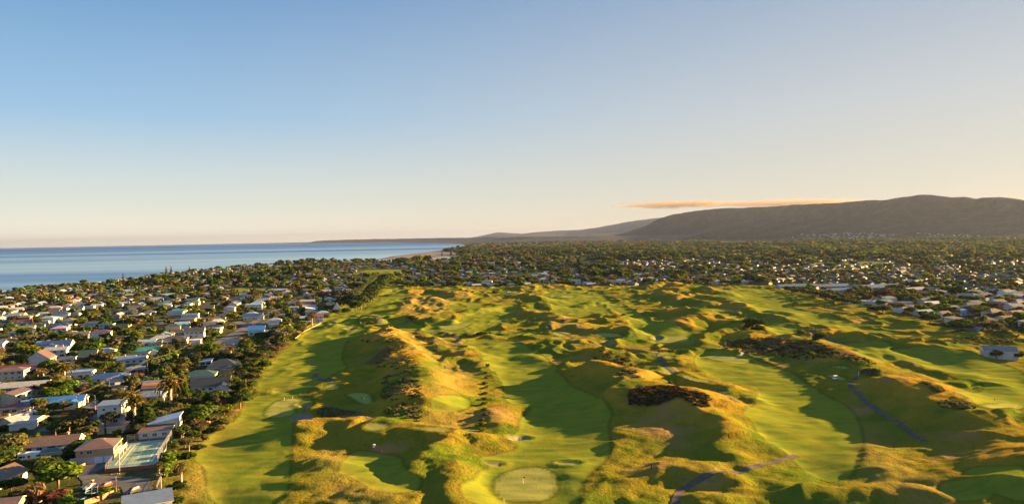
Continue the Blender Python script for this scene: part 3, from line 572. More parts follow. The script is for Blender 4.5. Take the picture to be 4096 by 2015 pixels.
dm = hill_mat('far_hills', (.045, .06, .07), (.065, .08, .09))  # bluish tint in the base colour imitates distance haze
hills('hills', [(470, 238), (486, 234.5), (500, 231.5), (520, 233), (540, 231), (560, 229.5), (585, 228.5), (600, 226.3), (612, 223.8), (625, 221.4), (640, 219), (660, 216), (690, 212), (760, 214)], [(470, 21000), (760, 15500)], 2500, 3000, dm, .7, 120, 30, 1500)
hills('hills', [(478, 237.2), (492, 234.8), (530, 235.8), (570, 234.3), (600, 232.5), (630, 231.8), (660, 230)], [(478, 15500), (660, 12800)], 1500, 1800, dm, .6, 100, 24, 900)
hills('hills', [(318, 240.1), (330, 239.6), (352, 238.9), (375, 238.4), (400, 238.1), (425, 237.6), (450, 237.2), (480, 236.9), (500, 236.7), (530, 236.3), (570, 235.6), (610, 234.8), (650, 234.2), (700, 233.6)], [(318, 20500), (400, 17500), (460, 13000), (520, 9500), (600, 8200), (700, 7400)], 700, 1500, dm, .5, 160, 20, 500)
# ---- the air
def box_vol(name, lo, hi, mat):
    b = MB().box(*lo, *hi); o = b.ob(name, mat); return o
m_air = bpy.data.materials.new('air'); m_air.use_nodes = True; nt = m_air.node_tree; nt.nodes.remove(nt.nodes['Principled BSDF'])
pv = nt.nodes.new('ShaderNodeVolumePrincipled'); pv.inputs['Color'].default_value = (.2, .27, .5, 1); pv.inputs['Density'].default_value = 1.9e-5; pv.inputs['Anisotropy'].default_value = .35
nt.links.new(pv.outputs[0], nt.nodes['Material Output'].inputs['Volume'])
struct(box_vol('haze', (-42000, -2600, -9), (40500, 42500, 445), m_air), 'stuff')
# ================================================================== houses
ANG = math.radians(16.5)
ca, sa = math.cos(ANG), math.sin(ANG)
def win_mesh(w, h):
    b = MB(); b.box(-w/2, -.06, -h/2, w/2, .02, h/2, 0)
    n = 2 if w > 1.2 else 1
    for k in range(n):
        x0 = -w/2+.07+k*(w-.07)/n; b.box(x0, -.075, -h/2+.08, x0+(w-.07)/n-.07, -.061, h/2-.08, 1)
    return b.mesh('window', [M['trim'], M['glass']])
WIN = {'s': (win_mesh(1.0, 1.0), 1.0), 'm': (win_mesh(1.7, 1.2), 1.7), 'l': (win_mesh(2.6, 1.5), 2.6)}
_b = MB(); _b.box(-.5, -.06, 0, .5, .02, 2.05, 0); DOOR = _b.mesh('door', [M['door']])
_b = MB(); _b.box(-1.25, -.07, 0, 1.25, .02, 2.1, 0)
for k in range(1, 5): _b.box(-1.22, -.085, k*.42-.015, 1.22, -.07, k*.42+.015, 0)
GARAGE = _b.mesh('garage_door', [M['door']])
_b = MB(); _b.box(-.35, -.3, -1.2, .35, .3, 1.1, 0); _b.box(-.42, -.37, 1.1, .42, .37, 1.22, 0); _b.tube([(0, 0, 1.2), (0, 0, 1.55)], .13, 7, 0); CHIM = _b.mesh('chimney', [M['block']])
def roof_shape(b, kind, x0, x1, y0, y1, h, rise, ov=.45, t=.2):
    """roof over the rectangle; ridge along x; material 0 covering, 1 fascia"""
    if kind == 'gable' or kind == 'barrel':
        yc = (y0+y1)/2; n = 1 if kind == 'gable' else 6; W2 = (y1-y0)/2; top = []
        for k in range(-n, n+1):
            u = k/n; z = h+rise*(1-abs(u)) if kind == 'gable' else h+rise*math.cos(u*math.pi/2)**.9
            top.append((yc+u*(W2+ov), z if abs(u) < 1 else h-ov*rise/W2*(1 if kind == 'gable' else .6)))
        bot = [(y, z-t) for y, z in reversed(top)]; prof = top+bot; m = len(prof); X = (x0-ov, x1+ov)
        V = [(X[0], *p) for p in prof]+[(X[1], *p) for p in prof]; nt_ = len(top)
        for i in range(m):
            j = (i+1) % m; b.add([V[i], V[m+i], V[m+j], V[j]], [(0, 1, 2, 3)], 0 if i < nt_-1 else 1)
        for i in range(nt_-1):
            for o_ in (0, m): b.add([V[o_+i], V[o_+i+1], V[o_+m-2-i], V[o_+m-1-i]], [(0, 1, 2, 3)], 1)
    elif kind == 'hip':
        X0, X1, Y0, Y1 = x0-ov, x1+ov, y0-ov, y1+ov; e = h-.05; r = min((Y1-Y0)/2, (X1-X0)/2-.3); yc = (Y0+Y1)/2
        V = [(X0, Y0, e), (X1, Y0, e), (X1, Y1, e), (X0, Y1, e), (X0+r, yc, h+rise), (X1-r, yc, h+rise)]
        b.add(V, [(0, 1, 5, 4), (2, 3, 4, 5), (1, 2, 5), (3, 0, 4)], 0)
        b.add([(x, y, z) for z in (e-t, e-.002) for x, y in ((X0, Y0), (X1, Y0), (X1, Y1), (X0, Y1))], [(0, 3, 2, 1), (0, 1, 5, 4), (1, 2, 6, 5), (2, 3, 7, 6), (3, 0, 4, 7)], 1)
    else:
        zf, zb = (h, h+rise) if kind == 'mono' else (h+.05, h+.05)
        if kind == 'monor': zf, zb = h, h
        V = [(x0-ov, y0-ov, zf), (x1+ov, y0-ov, zf), (x1+ov, y1+ov, zb), (x0-ov, y1+ov, zb)]
        if kind == 'monor': V = [(x0-ov, y0-ov, h), (x1+ov, y0-ov, h+rise), (x1+ov, y1+ov, h+rise), (x0-ov, y1+ov, h)]
        b.add(V, [(0, 1, 2, 3)], 0); U = [(x, y, z-t) for x, y, z in V]
        b.add([v for v in V]+U, [(7, 6, 5, 4), (0, 4, 5, 1), (1, 5, 6, 2), (2, 6, 7, 3), (3, 7, 4, 0)], 1)
def wall_shape(b, kind, x0, x1, y0, y1, h, rise, base=-1.5, mi=0):
    yc = (y0+y1)/2
    if kind == 'gable': b.xprism([(y0, base), (y1, base), (y1, h-.12), (yc, h+rise-.18), (y0, h-.12)], x0, x1, mi)
    elif kind == 'barrel':
        b.xprism([(y0, base), (y1, base)]+[(yc+(y1-y0)/2*math.cos(a), h-.25+rise*math.sin(a)**.9*.98) for a in np.linspace(0.02, math.pi-.02, 9)], x0, x1, mi)
    elif kind == 'mono': b.xprism([(y0, base), (y1, base), (y1, h+rise-.2), (y0, h-.15)], x0, x1, mi)
    elif kind == 'monor':
        b.add([(x0, y0, base), (x1, y0, base), (x1, y1, base), (x0, y1, base), (x0, y0, h-.2), (x1, y0, h+rise-.2), (x1, y1, h+rise-.2), (x0, y1, h-.2)], [(0, 3, 2, 1), (4, 5, 6, 7), (0, 1, 5, 4), (1, 2, 6, 5), (2, 3, 7, 6), (3, 0, 4, 7)], mi)
    else: b.box(x0, y0, base, x1, y1, h-.1, mi)
OCC = []                                     # (x, y, radius) of everything that takes ground
ROOFS = {'dark grey': (.045, .045, .05), 'slate blue': (.09, .13, .2), 'pale grey': (.24, .255, .27), 'brown': (.1, .065, .045), 'dark green': (.025, .055, .045), 'teal': (.04, .17, .15), 'bright blue': (.02, .12, .36),
         'red': (.22, .045, .035), 'terracotta': (.22, .1, .06), 'white': (.42, .43, .44), 'pale blue': (.17, .26, .35), 'olive': (.11, .105, .05), 'black': (.02, .024, .028), 'pink': (.42, .2, .2), 'navy': (.02, .05, .16), 'steel grey': (.12, .125, .13), 'dark red': (.1, .025, .024)}
WALLS = {'white': (.56, .56, .55), 'cream': (.5, .43, .31), 'pale grey': (.42, .43, .43), 'tan': (.36, .25, .15), 'pale blue': (.4, .55, .66), 'brick': (.24, .11, .07), 'grey': (.2, .22, .24), 'pale green': (.42, .5, .38), 'orange': (.5, .17, .035), 'bright blue': (.12, .42, .62), 'teal': (.14, .36, .36)}
HOUSES = []
def house(x, y, rz, L, Wd, st, kind, roof, wall, wing=None, chim=0, detail=2, pitch=.42, label=None, name='house', cat='house', h=None, windows=True):
    z = float(zat(x, y)); h = h or (2.5*st+.25); rise = {'gable': pitch*Wd/2, 'hip': pitch*min(Wd, L)/2, 'mono': pitch*Wd*.35, 'monor': pitch*L*.3, 'barrel': Wd*.28}.get(kind, .1)
    root = empty(name, (x, y, z), rz)
    bw, br = MB(), MB(); x0, x1, y0, y1 = -L/2, L/2, -Wd/2, Wd/2
    wall_shape(bw, kind, x0, x1, y0, y1, h, rise); roof_shape(br, kind, x0, x1, y0, y1, h, rise)
    if wing:                                 # (where along x, length, width, side): a lower block standing out
        wx, wl_, ww, sd = wing; hb, rb = MB(), MB(); hk = kind if kind in ('gable', 'hip') else 'flat'; hh = h-.25 if st < 2 else h*.55
        wr = rise*.7*ww/Wd; wall_shape(hb, hk, 0, wl_+Wd*.3, -ww/2, ww/2, hh, wr); roof_shape(rb, hk, 0, wl_+Wd*.3, -ww/2, ww/2, hh, wr)
        for src, dst in ((hb, bw), (rb, br)):
            V = [((wx+q[1]) if sd < 0 else wx-q[1], sd*(Wd/2-Wd*.3+q[0]), q[2]) for q in src.v]; base = len(dst.v); dst.v += V
            for f, mi in zip(src.f, src.m): dst.f.append(tuple(base+i for i in f)); dst.m.append(mi)
    bw.ob('wall', M['wall'], root, color=WALLS[wall]); ro = br.ob('roof', [M['roof'], M['trim']], root, color=ROOFS[roof])
    for k in range(chim):
        ob('chimney', CHIM, ro, ((-.3+.6*k)*L*.9 if chim > 1 else random.choice((-.28, .25))*L, Wd*.12, h+rise*.72))
    if windows and detail >= 1:
        def row(n, ln, f, zc, size):
            me, ww = WIN[size]
            for k in range(n):
                u = -ln/2+(k+.5)*ln/n; q, r = f(u); w_ = ob('window', me, root, (q[0], q[1], zc), r)
        for s in range(st):
            zc = 1.45+2.5*s; nf = max(1, int(L/(3.4 if detail > 1 else 5.5)))
            row(nf, L*.92, lambda u: ((u, y0-.01), 0), zc, random.choice('msl') if detail > 1 else 'm')
            if detail > 1 or random.random() < .6: row(max(1, int(Wd/3.6)), Wd*.85, lambda u: ((x1+.01, u), math.pi/2), zc, random.choice('ml'))
            if detail > 1 and x > -120: row(1, Wd*.7, lambda u: ((x0-.01, u), -math.pi/2), zc, 'm')
        if detail > 1: ob('door', DOOR, root, (L*.5*(random.random()-.5), y0-.02, .05), 0, 1.0, random.choice([(.1, .05, .03), (.5, .5, .48), (.05, .1, .12)]))
    OCC.append((x, y, max(L, Wd)*.44)); HOUSES.append(dict(o=root, x=x, y=y, roof=roof, wall=wall, kind=kind, st=st, size=max(L, Wd)/math.hypot(x, y)))
    if label: tag(root, label, cat, 'houses of the town' if cat == 'house' else None)
    else: root['category'] = 'house'; root['group'] = 'houses of the town'
    return root
def H(c, u, v, L, Wd, st, kind, roof, wall, turn=0.0, **k):
    """house whose front (camera side) foot, middle, is at crop point u, v"""
    p = cp(c, [(u, v)]); q = hit(p)[0]; rz = ANG+math.radians(turn); dep = Wd if abs(math.sin(math.radians(turn))) < .7 else L
    d = dep/2; return house(q[0]-math.sin(ANG)*d, q[1]+math.cos(ANG)*d, rz, L, Wd, st, kind, roof, wall, **k)
def at_house(px, py, z, *a, **k):
    q = at(px, py, z); return house(float(q[0]), float(q[1]), *a, **k)
# --- the ones near enough to know one by one
H('a', 1000, 225, 17.5, 8.5, 1, 'gable', 'brown', 'white', chim=1, pitch=.5, label='long low white house under a dark brown tiled gable roof behind the campervan')
H('a', 1030, 375, 6.5, 5, 1, 'hip', 'dark green', 'cream', pitch=.3, windows=False, name='garage', cat='garage', label='small cream garage with dark green roof beside the campervan drive')
br_ = H('a', 1910, 440, 11.5, 10.5, 1, 'hip', 'brown', 'tan', pitch=.4, h=5.2, windows=False, label='two storey tan brick house with brown hip roof left of the tennis court')
b = MB(); b.box(-7.4, -5.5, -1.5, 6, -5.28, 2.45, 0); b.ob('garage_wall', M['wall'], br_, color=(.33, .34, .36))
for u in (1.2, 4.2): ob('garage_door', GARAGE, br_, (u, -5.5, 0.05), 0, 1, (.5, .6, .75))
for u, s_ in ((-3.9, 's'), (-1.6, 'm')): ob('window', WIN[s_][0], br_, (u, -5.27, 4.0))
for u in (-2.5, .5, 3): ob('window', WIN['l'][0], br_, (5.77, u, 3.9), math.pi/2)
b = MB(); b.box(5.76, -5.4, 2.5, 7.6, 5.2, 2.7, 0)
for u in np.arange(-5.3, 5.2, .35): b.box(7.5, u, 2.7, 7.55, u+.05, 3.6, 0)
b.box(7.45, -5.4, 3.6, 7.6, 5.2, 3.7, 0); b.box(7.2, -5.3, -1, 7.5, -5, 2.5, 0); b.box(7.2, 0, -1, 7.5, .3, 2.5, 0); b.box(7.2, 4.8, -1, 7.5, 5.1, 2.5, 0); b.ob('balcony', M['trim'], br_)
for xx, n in ((-1, 1), (1.8, 1)): ob('chimney', CHIM, br_, (xx, 0, 6.2), 0, .6)
house(-163.5, 213, ANG+math.radians(68), 19, 9.5, 1, 'gable', 'brown', 'white', chim=1, pitch=.45, label='long white house with ribbed brown tile roof and chimney, cut by the left picture edge')
house(-103.5, 192.5, ANG+math.radians(12), 12, 9, 1, 'mono', 'slate blue', 'cream', pitch=.2, label='dark flat roofed house with cream fascia at the foot of the cul-de-sac')
house(-146, 192, ANG, 13, 9, 1, 'gable', 'brown', 'tan', pitch=.3, label='brown roofed house at the bottom left corner below the bare shrub')
H('c', 270, 1010, 13, 8.5, 1, 'gable', 'pale grey', 'cream', 60, wing=(3, 4, 6, -1), chim=1, label='cream house with pale grey ribbed roof and small chimney beside the side street')
H('c', 430, 1050, 8.5, 5, 1, 'flat', 'slate blue', 'white', name='garage', cat='garage', windows=False, label='flat roofed white garage beside the orange gate of the side street')
H('c', 180, 560, 13, 9, 2, 'gable', 'brown', 'cream', 78, pitch=.26, label='two storey cream weatherboard house with shallow brown roof at the left picture edge')
H('c', 420, 385, 22, 11, 2, 'gable', 'pale grey', 'cream', pitch=.3, h=5.4, label='big cream hall like house with broad pale grey roof behind the brown roofed one')
H('c', 1130, 600, 22, 8, 1, 'gable', 'bright blue', 'white', wing=(7, 3, 6, -1), pitch=.5, label='white house under a long bright blue metal roof below the power lines')
H('c', 290, 720, 12, 8, 1, 'hip', 'dark red', 'cream', label='low house under a dark red hip roof behind the first power pole')
w_ = H('c', 2210, 930, 9, 10, 3, 'flat', 'slate blue', 'white', h=8.2, label='tall white cube house with flat roof and bow front beside the palm')
b = MB()
for s in (0, 1):
    b.prism([(4.4+2.6*math.cos(a), -2+2.6*math.sin(a)) for a in np.linspace(-1.5, 1.5, 9)], .2+s*3.2, 2.9+s*3.2, 0)
b.ob('bow_front', M['wall'], w_, color=(.7, .7, .68))
H('c', 1920, 925, 7, 6, 1, 'gable', 'slate blue', 'white', pitch=.35, label='small white cottage wing with grey gable roof beside the tall white cube house')
H('c', 2240, 1115, 10, 7, 1, 'flat', 'black', 'cream', name='garage', cat='garage', windows=False, label='cream double garage with flat black roof beside the pointed cypress')
mw = H('d', 600, 1205, 11, 9, 1, 'mono', 'brown', 'white', pitch=.12, label='white house in two blocks with tilted pale roof beyond the tennis court')
b, r_ = MB(), MB(); wall_shape(b, 'monor', -4.2, 6.6, 4.6, 14.5, 3.3, 2.0); roof_shape(r_, 'monor', -4.2, 6.6, 4.6, 14.5, 3.3, 2.0, .6)
b.ob('wall', M['wall'], mw, color=(.7, .66, .58)); r_.ob('roof', [M['roof'], M['trim']], mw, color=(.5, .56, .62))
for u in (6, 9, 12): ob('window', WIN['m'][0], mw, (6.62, u, 1.6), math.pi/2)
OCC.append((-150+22, 290, 8))
bo = H('d', 680, 310, 15, 9.5, 1, 'barrel', 'slate blue', 'orange', h=3.4, label='barrel vaulted house with blue grey roof and orange end wall')
H('d', 430, 480, 14.5, 9, 1, 'hip', 'slate blue', 'white', pitch=.4, label='white house with blue grey hip roof in front of the barrel vaulted one')
dg = H('d', 1720, 270, 18, 10, 1, 'gable', 'black', 'white', wing=(6, 4.5, 7, -1), pitch=.75, label='steep black green roofed house with white gabled wing by the fairway edge')
H('g', 1500, 1140, 15.5, 10, 1, 'hip', 'dark green', 'white', h=3.6, pitch=.45, label='white house with dark green hip roof next to the purple leaved tree')
H('g', 1960, 960, 16.5, 13, 1, 'hip', 'black', 'tan', wing=(3, 3.5, 6, -1), h=3.4, pitch=.62, label='house under a great steep black hip roof between hedge and greenhouse')
H('g', 1620, 810, 7, 9, 1, 'monor', 'pale blue', 'pale grey', pitch=.3, label='pale corrugated lean-to house against the great black hip roof')
H('g', 400, 590, 16.5, 9, 1, 'gable', 'teal', 'white', wing=(5, 2.5, 6, -1), pitch=.45, label='white bungalow with teal roof left of the main street')
H('g', 430, 425, 12, 9, 1, 'gable', 'pale blue', 'white', h=3.6, pitch=.3, label='white house with pale blue roof behind the teal roofed bungalow')
H('g', 620, 425, 7, 7, 1, 'gable', 'olive', 'white', pitch=.4, label='small white house with olive gable roof beside the pale blue roof')
H('g', 990, 385, 17, 9.5, 2, 'hip', 'dark grey', 'cream', h=4, pitch=.45, label='cream two storey house with dark hip roof left of the big round bright green tree')
H('g', 1390, 250, 14.5, 9, 2, 'gable', 'dark grey', 'white', chim=1, pitch=.6, label='tall white house with dark grey gable roof and chimney above the main street')
H('g', 1400, 395, 8, 7, 1, 'flat', 'white', 'white', h=3.8, label='white flat roofed studio house with deck beside the main street')
H('g', 120, 770, 16, 9, 1, 'gable', 'slate blue', 'white', chim=1, pitch=.35, label='white house with slate blue gable roof and brick chimney beneath the wires')
H('g', 250, 640, 13, 8, 1, 'flat', 'black', 'white', label='flat black roofed white house below the teal roofed bungalow')
H('g', 170, 970, 12, 8, 1, 'hip', 'slate blue', 'tan', pitch=.28, label='low tan house with flat looking slate blue hip roof on the street corner')
H('e', 2130, 1150, 20, 9.5, 1, 'hip', 'navy', 'white', wing=(6, 3, 7, -1), pitch=.4, label='long white house with navy hip roof facing the street junction')
H('e', 1600, 1075, 12.5, 9, 1, 'flat', 'pale blue', 'white', h=4, label='white box house with flat pale blue roof behind the first palm')
H('e', 760, 810, 12, 13, 2, 'gable', 'brown', 'pale grey', 90, h=4.2, pitch=.72, chim=1, label='grey steep gabled house with brown roof facing the camera')
H('e', 1110, 650, 13, 8, 2, 'gable', 'pale grey', 'white', chim=1, pitch=.4, label='white two storey house with pale roof and white balustrade')
H('e', 1130, 490, 18, 9, 1, 'gable', 'navy', 'white', wing=(-3, 3, 7, -1), h=3.8, chim=1, pitch=.55, label='white house with navy roof, skylights and white right gable')
H('e', 1310, 765, 9, 7, 1, 'mono', 'dark grey', 'cream', pitch=.3, label='small cream lean-to roofed cottage behind the leafy bright green tree')
H('e', 1750, 690, 10, 9, 1, 'gable', 'dark green', 'tan', pitch=.7, label='brown timber chalet with dark green steep roof among brown shrubs')
H('e', 1180, 180, 12, 9, 2, 'hip', 'pink', 'white', pitch=.3, label='white two storey house under a pink hip roof')
H('e', 1540, 270, 16, 9, 1, 'gable', 'olive', 'brick', chim=2, pitch=.6, label='low brick house with olive roof and two chimneys')
H('e', 2130, 95, 11, 8, 2, 'flat', 'black', 'bright blue', label='bright blue two storey house')
H('e', 190, 1100, 14, 9, 2, 'hip', 'brown', 'cream', pitch=.35, label='cream two storey house with brown hip roof above the big pale hall')
H('e', 420, 935, 22, 6, 1, 'gable', 'dark red', 'pale blue', pitch=.4, label='very long low house with dark red brown roof')
H('e', 2400, 740, 16, 8, 1, 'flat', 'pale blue', 'white', label='long white flat roofed house with pale blue roof left of the street pole')
H('e', 350, 215, 12, 8, 1, 'gable', 'slate blue', 'white', pitch=.3, label='white house with slate blue roof behind the spreading grey green tree')
H('e', 100, 400, 12, 9, 1, 'gable', 'brown', 'tan', 40, chim=1, label='tan house with brown roof and pale chimney at the left picture edge')
H('h', 630, 1200, 12.5, 10, 1, 'gable', 'bright blue', 'white', h=4.5, pitch=.55, label='white house with sky blue steep roof beside the bare trunked gum tree')
H('h', 870, 1190, 8, 7, 1, 'mono', 'slate blue', 'pale blue', pitch=.2, label='small pale blue house between the sky blue roof and the gum tree')
H('h', 560, 895, 17.5, 9, 1, 'gable', 'navy', 'white', wing=(7, 2, 6, -1), h=3.7, pitch=.5, label='white house with long navy gable roof under the wires')
H('h', 580, 695, 17, 11, 2, 'flat', 'pale grey', 'white', h=6, label='large white and charcoal modern house with curved pale roof')
H('h', 1960, 805, 12, 9, 1, 'hip', 'pale blue', 'white', pitch=.45, label='white house with pale blue hip roof near the end of the pine belt')
H('h', 1880, 935, 8.5, 9, 2, 'gable', 'red', 'white', pitch=.35, label='white two storey house with red roof on the fairway edge')
H('h', 1590, 1000, 12, 8, 1, 'flat', 'pale blue', 'pale grey', label='grey house with flat pale blue roof left of the small palm')
H('h', 1390, 735, 9, 8, 2, 'flat', 'pale grey', 'white', label='white two storey flat roofed house among dark trees')
H('h', 2255, 730, 6.5, 8, 1, 'gable', 'pale grey', 'white', 90, pitch=1.6, label='small white steep A shaped house before the pine belt')
H('h', 1030, 485, 14, 8, 1, 'flat', 'white', 'white', h=3.6, label='long white flat topped house in the middle of the suburb')
H('h', 1450, 600, 12, 9, 1, 'hip', 'brown', 'white', h=3.4, pitch=.6, label='white house with tall brown hip roof behind the wires')
H('h', 2090, 395, 16, 10, 1, 'hip', 'terracotta', 'cream', pitch=.4, label='house with orange terracotta roofs beside the pine belt')
H('h', 2290, 315, 12, 9, 2, 'flat', 'terracotta', 'cream', label='cream two storey house standing above the terracotta roofs')
H('h', 1870, 535, 8.5, 7, 1, 'mono', 'white', 'white', h=3.4, label='white box cottage with glazed front among dark trees')
H('h', 2150, 535, 11, 8, 1, 'gable', 'teal', 'teal', label='teal walled house with teal roof against dark trees')
H('h', 1650, 450, 10, 9, 1, 'gable', 'dark grey', 'grey', 90, pitch=.7, label='charcoal gabled house facing the camera in mid suburb')
H('p', 76, 301, 9, 8, 1, 'gable', 'red', 'white', 90, pitch=.8, label='white cottage with scarlet steep roof near the beach')
H('p', 178, 265, 8, 9, 2, 'gable', 'terracotta', 'white', 90, pitch=1.1, label='white steep gabled house with orange roof near the beach')
H('h', 1640, 260, 12, 8, 1, 'gable', 'pale blue', 'white', label='white house with pale blue roof left of the terracotta roofs')
H('h', 1100, 330, 22, 9, 1, 'gable', 'pale blue', 'pale grey', label='long pale blue roofed hall beside the sports field')
# --- right of the course
sh = H('F', 2475, 845, 16, 11, 1, 'gable', 'steel grey', 'pale grey', -38, h=4.6, pitch=.42, windows=False, name='shed', cat='shed', label='grey ribbed steel shed beyond the right fairway')
ob('roller_door', GARAGE, sh, (-8.05, 2, 0), -math.pi/2, (1.8, 1, 1.8), (.3, .32, .34))
for u, v, L, w, r, wl_, k, lb in [(330, 128, 40, 12, 'slate blue', 'teal', 'gable', 'long low school block with blue roof and teal gables beside the yellow field'), (700, 130, 55, 13, 'slate blue', 'teal', 'gable', 'longest school block with blue grey roof behind the hedge trees'), (1200, 140, 60, 16, 'slate blue', 'pale grey', 'gable', 'broad school hall with blue grey roof right of the longest block'),
                                  (820, 170, 36, 10, 'slate blue', 'pale grey', 'gable', 'front school block with blue grey roof by the hedge trees'), (1560, 165, 32, 12, 'pale grey', 'cream', 'gable', 'cream hall with pale grey roof right of the school'), (1000, 290, 27, 11, 'pale blue', 'white', 'flat', 'pale flat roofed house row on the right edge of the course'), (1230, 295, 24, 9, 'slate blue', 'white', 'gable', 'white house with slate blue roof right of the pale flat row'),
                                  (1290, 330, 12, 9, 'red', 'cream', 'hip', 'low red roofed house on the right edge of the course'), (1490, 380, 17, 11, 'pale grey', 'white', 'hip', 'white house with pale grey hip roof behind the round yellow green trees'), (1670, 400, 16, 9, 'pale blue', 'pale grey', 'gable', 'pale blue roofed house on the dune edge at the right'), (1740, 310, 17, 9, 'white', 'pale grey', 'gable', 'house with long white roof in the right suburb'),
                                  (2070, 400, 17, 11, 'bright blue', 'white', 'hip', 'house with vivid blue roof beside the flat topped green tree'), (2140, 320, 20, 9, 'dark grey', 'cream', 'hip', 'cream house with long dark hip roof in the right suburb'), (2330, 520, 7, 9, 'black', 'white', 'gable', 'white gabled black roofed cottage behind the right dunes'), (2430, 510, 11, 8, 'dark grey', 'cream', 'gable', 'cream house with dark roof beside the white gabled cottage'), (1500, 75, 20, 10, 'pale grey', 'white', 'gable', 'white roofed hall beyond the school')]:
    H('F', u, v, L, w, 1, k, r, wl_, random.uniform(-6, 6) if u > 900 else -8, detail=1, label=lb)
for i, (c, u, v, L, r, wl_, k) in enumerate([('E', 385, 68, 15, 'pale blue', 'pale blue', 'hip'), ('E', 505, 66, 9, 'pale blue', 'pale blue', 'gable'), ('E', 600, 85, 12, 'pale blue', 'white', 'hip'), ('E', 712, 88, 14, 'slate blue', 'pale blue', 'gable'), ('E', 830, 92, 12, 'pale blue', 'white', 'gable'), ('E', 1045, 78, 15, 'brown', 'cream', 'gable'), ('E', 1160, 85, 13, 'slate blue', 'pale blue', 'gable'),
                                         ('E', 1285, 75, 14, 'pale grey', 'pale blue', 'flat'), ('E', 1625, 33, 16, 'pale blue', 'pale grey', 'hip'), ('E', 2120, 88, 16, 'pale grey', 'white', 'hip'), ('E', 2210, 85, 11, 'white', 'cream', 'gable'), ('E', 2370, 84, 20, 'slate blue', 'white', 'gable'), ('D', 2390, 92, 17, 'pale grey', 'white', 'hip'), ('D', 1845, 102, 10, 'slate blue', 'white', 'gable'), ('D', 1975, 100, 11, 'pale blue', 'white', 'gable'), ('D', 1985, 40, 15, 'white', 'white', 'flat'), ('E', 160, 78, 14, 'dark grey', 'pale blue', 'flat')]):
    H(c, u, v, L, 9, 2 if i % 3 == 0 else 1, k, r, wl_, random.uniform(-20, 10), detail=1)
# --- the rest of the town, street by street
ROADS = [(at(*np.array(P, float).T), w) for P, w in [([(25, 440), (70, 419), (105, 398), (122, 391), (150, 378.5), (170, 367), (200, 351), (224, 342), (262, 322.5), (274, 319)], 7), ([(122, 391), (110, 380), (60, 366)], 7), ([(266, 329), (236, 321)], 6), ([(545, 262), (549, 280)], 8), ([(487, 283), (480, 270)], 8)]]+[(P, 8) for P in STREETS]
CUL = at(*pix('a', [(1430, 590), (1750, 480), (2130, 480), (2110, 560), (1900, 660), (2000, 720), (2574, 765)], 'b', [(760, 760), (1000, 800), (1030, 900), (1050, 1090), (840, 1130), (470, 1080), (420, 960), (200, 960)], 'a', [(2230, 960), (1680, 930), (1600, 1000), (1250, 1180), (1200, 1130), (1660, 960), (1660, 850)]).T)
COURT = np.array(at(*pix('b', [(200, 545), (1130, 545), (1330, 5), (600, 30)]).T, 1.0))
def free(x, y, r, pad=0.0):
    for a, b_, c in OCC:
        if (a-x)**2+(b_-y)**2 < (r+c+pad)**2: return False
    return True
def near_road(x, y, r):
    X = np.array([x]); Y = np.array([y])
    return any(line_dist(P, X, Y)[0][0] < w*.5+r for P, w in ROADS)
def ingrid(A, x, y): return A[min(np.searchsorted(YS, y), len(YS)-1), min(np.searchsorted(XS, x), len(XS)-1)]
def in_town(x, y, pad=9):
    if ingrid(sd_course, x, y) > -pad or ingrid(sd_land, x, y) < 46: return False
    p = np.array([x]), np.array([y])
    return not any(poly_sdf(P, *p, 60)[0] > -pad for P in [COURT, CUL]+FIELDS+[LAG1, LAG2, SPIT])
def project(x, y, z=0):
    v = np.array([x, y, z-CAMH]); d = v@c_f; return 512+FPX*(v@c_r)/d, 251.5-FPX*(v@c_u)/d
KNOWN = [(*project(q['x'], q['y'], 4), q['size']*FPX*.5+3, math.hypot(q['x'], q['y'])) for q in HOUSES]+[(133, 452, 40, 285), (100, 482, 75, 252), (60, 470, 40, 265), (75, 405, 40, 300)]
def hides(x, y, h, w):
    D_ = math.hypot(x, y); px, py = project(x, y, float(zat(x, y))+h*.6); r = w*FPX/D_*.35
    return any(D_ < k[3]-1 and abs(px-k[0]) < k[2]*.75+r and abs(py-k[1]) < k[2]*.42+r*.8 for k in KNOWN)
cand = []
for iu in range(-90, 160):
    for iv in range(4, 170):
        for sub in (0, 1):
            U = iu*27.0+random.uniform(-3.5, 3.5); Vv = iv*38.0+sub*17.5+random.uniform(-2, 2)
            x = U*ca-Vv*sa; y = U*sa+Vv*ca
            if y < 190 or y > 4300: continue
            px, py = project(x, y, 2)
            if px < -25 or px > 1050 or py > 520: continue
            k = random.random()
            if y > 1300 and k > (.5 if y < 2300 else .3): continue
            if px > 700 and y > 2100 and k > .12: continue
            if not in_town(x, y, 9): continue
            cand.append((math.hypot(x, y), x, y, px))
cand.sort()
rk = ['dark grey']*6+['slate blue']*5+['pale grey']*6+['brown']*4+['dark green']*2+['pale blue']*4+['white']+['terracotta', 'olive', 'olive', 'black', 'navy', 'teal', 'dark red', 'dark grey', 'brown']
wk = ['white']*9+['cream']*5+['pale grey']*3+['tan', 'tan', 'pale blue', 'pale blue', 'brick', 'grey', 'pale green']
far_h = []; NH = 296
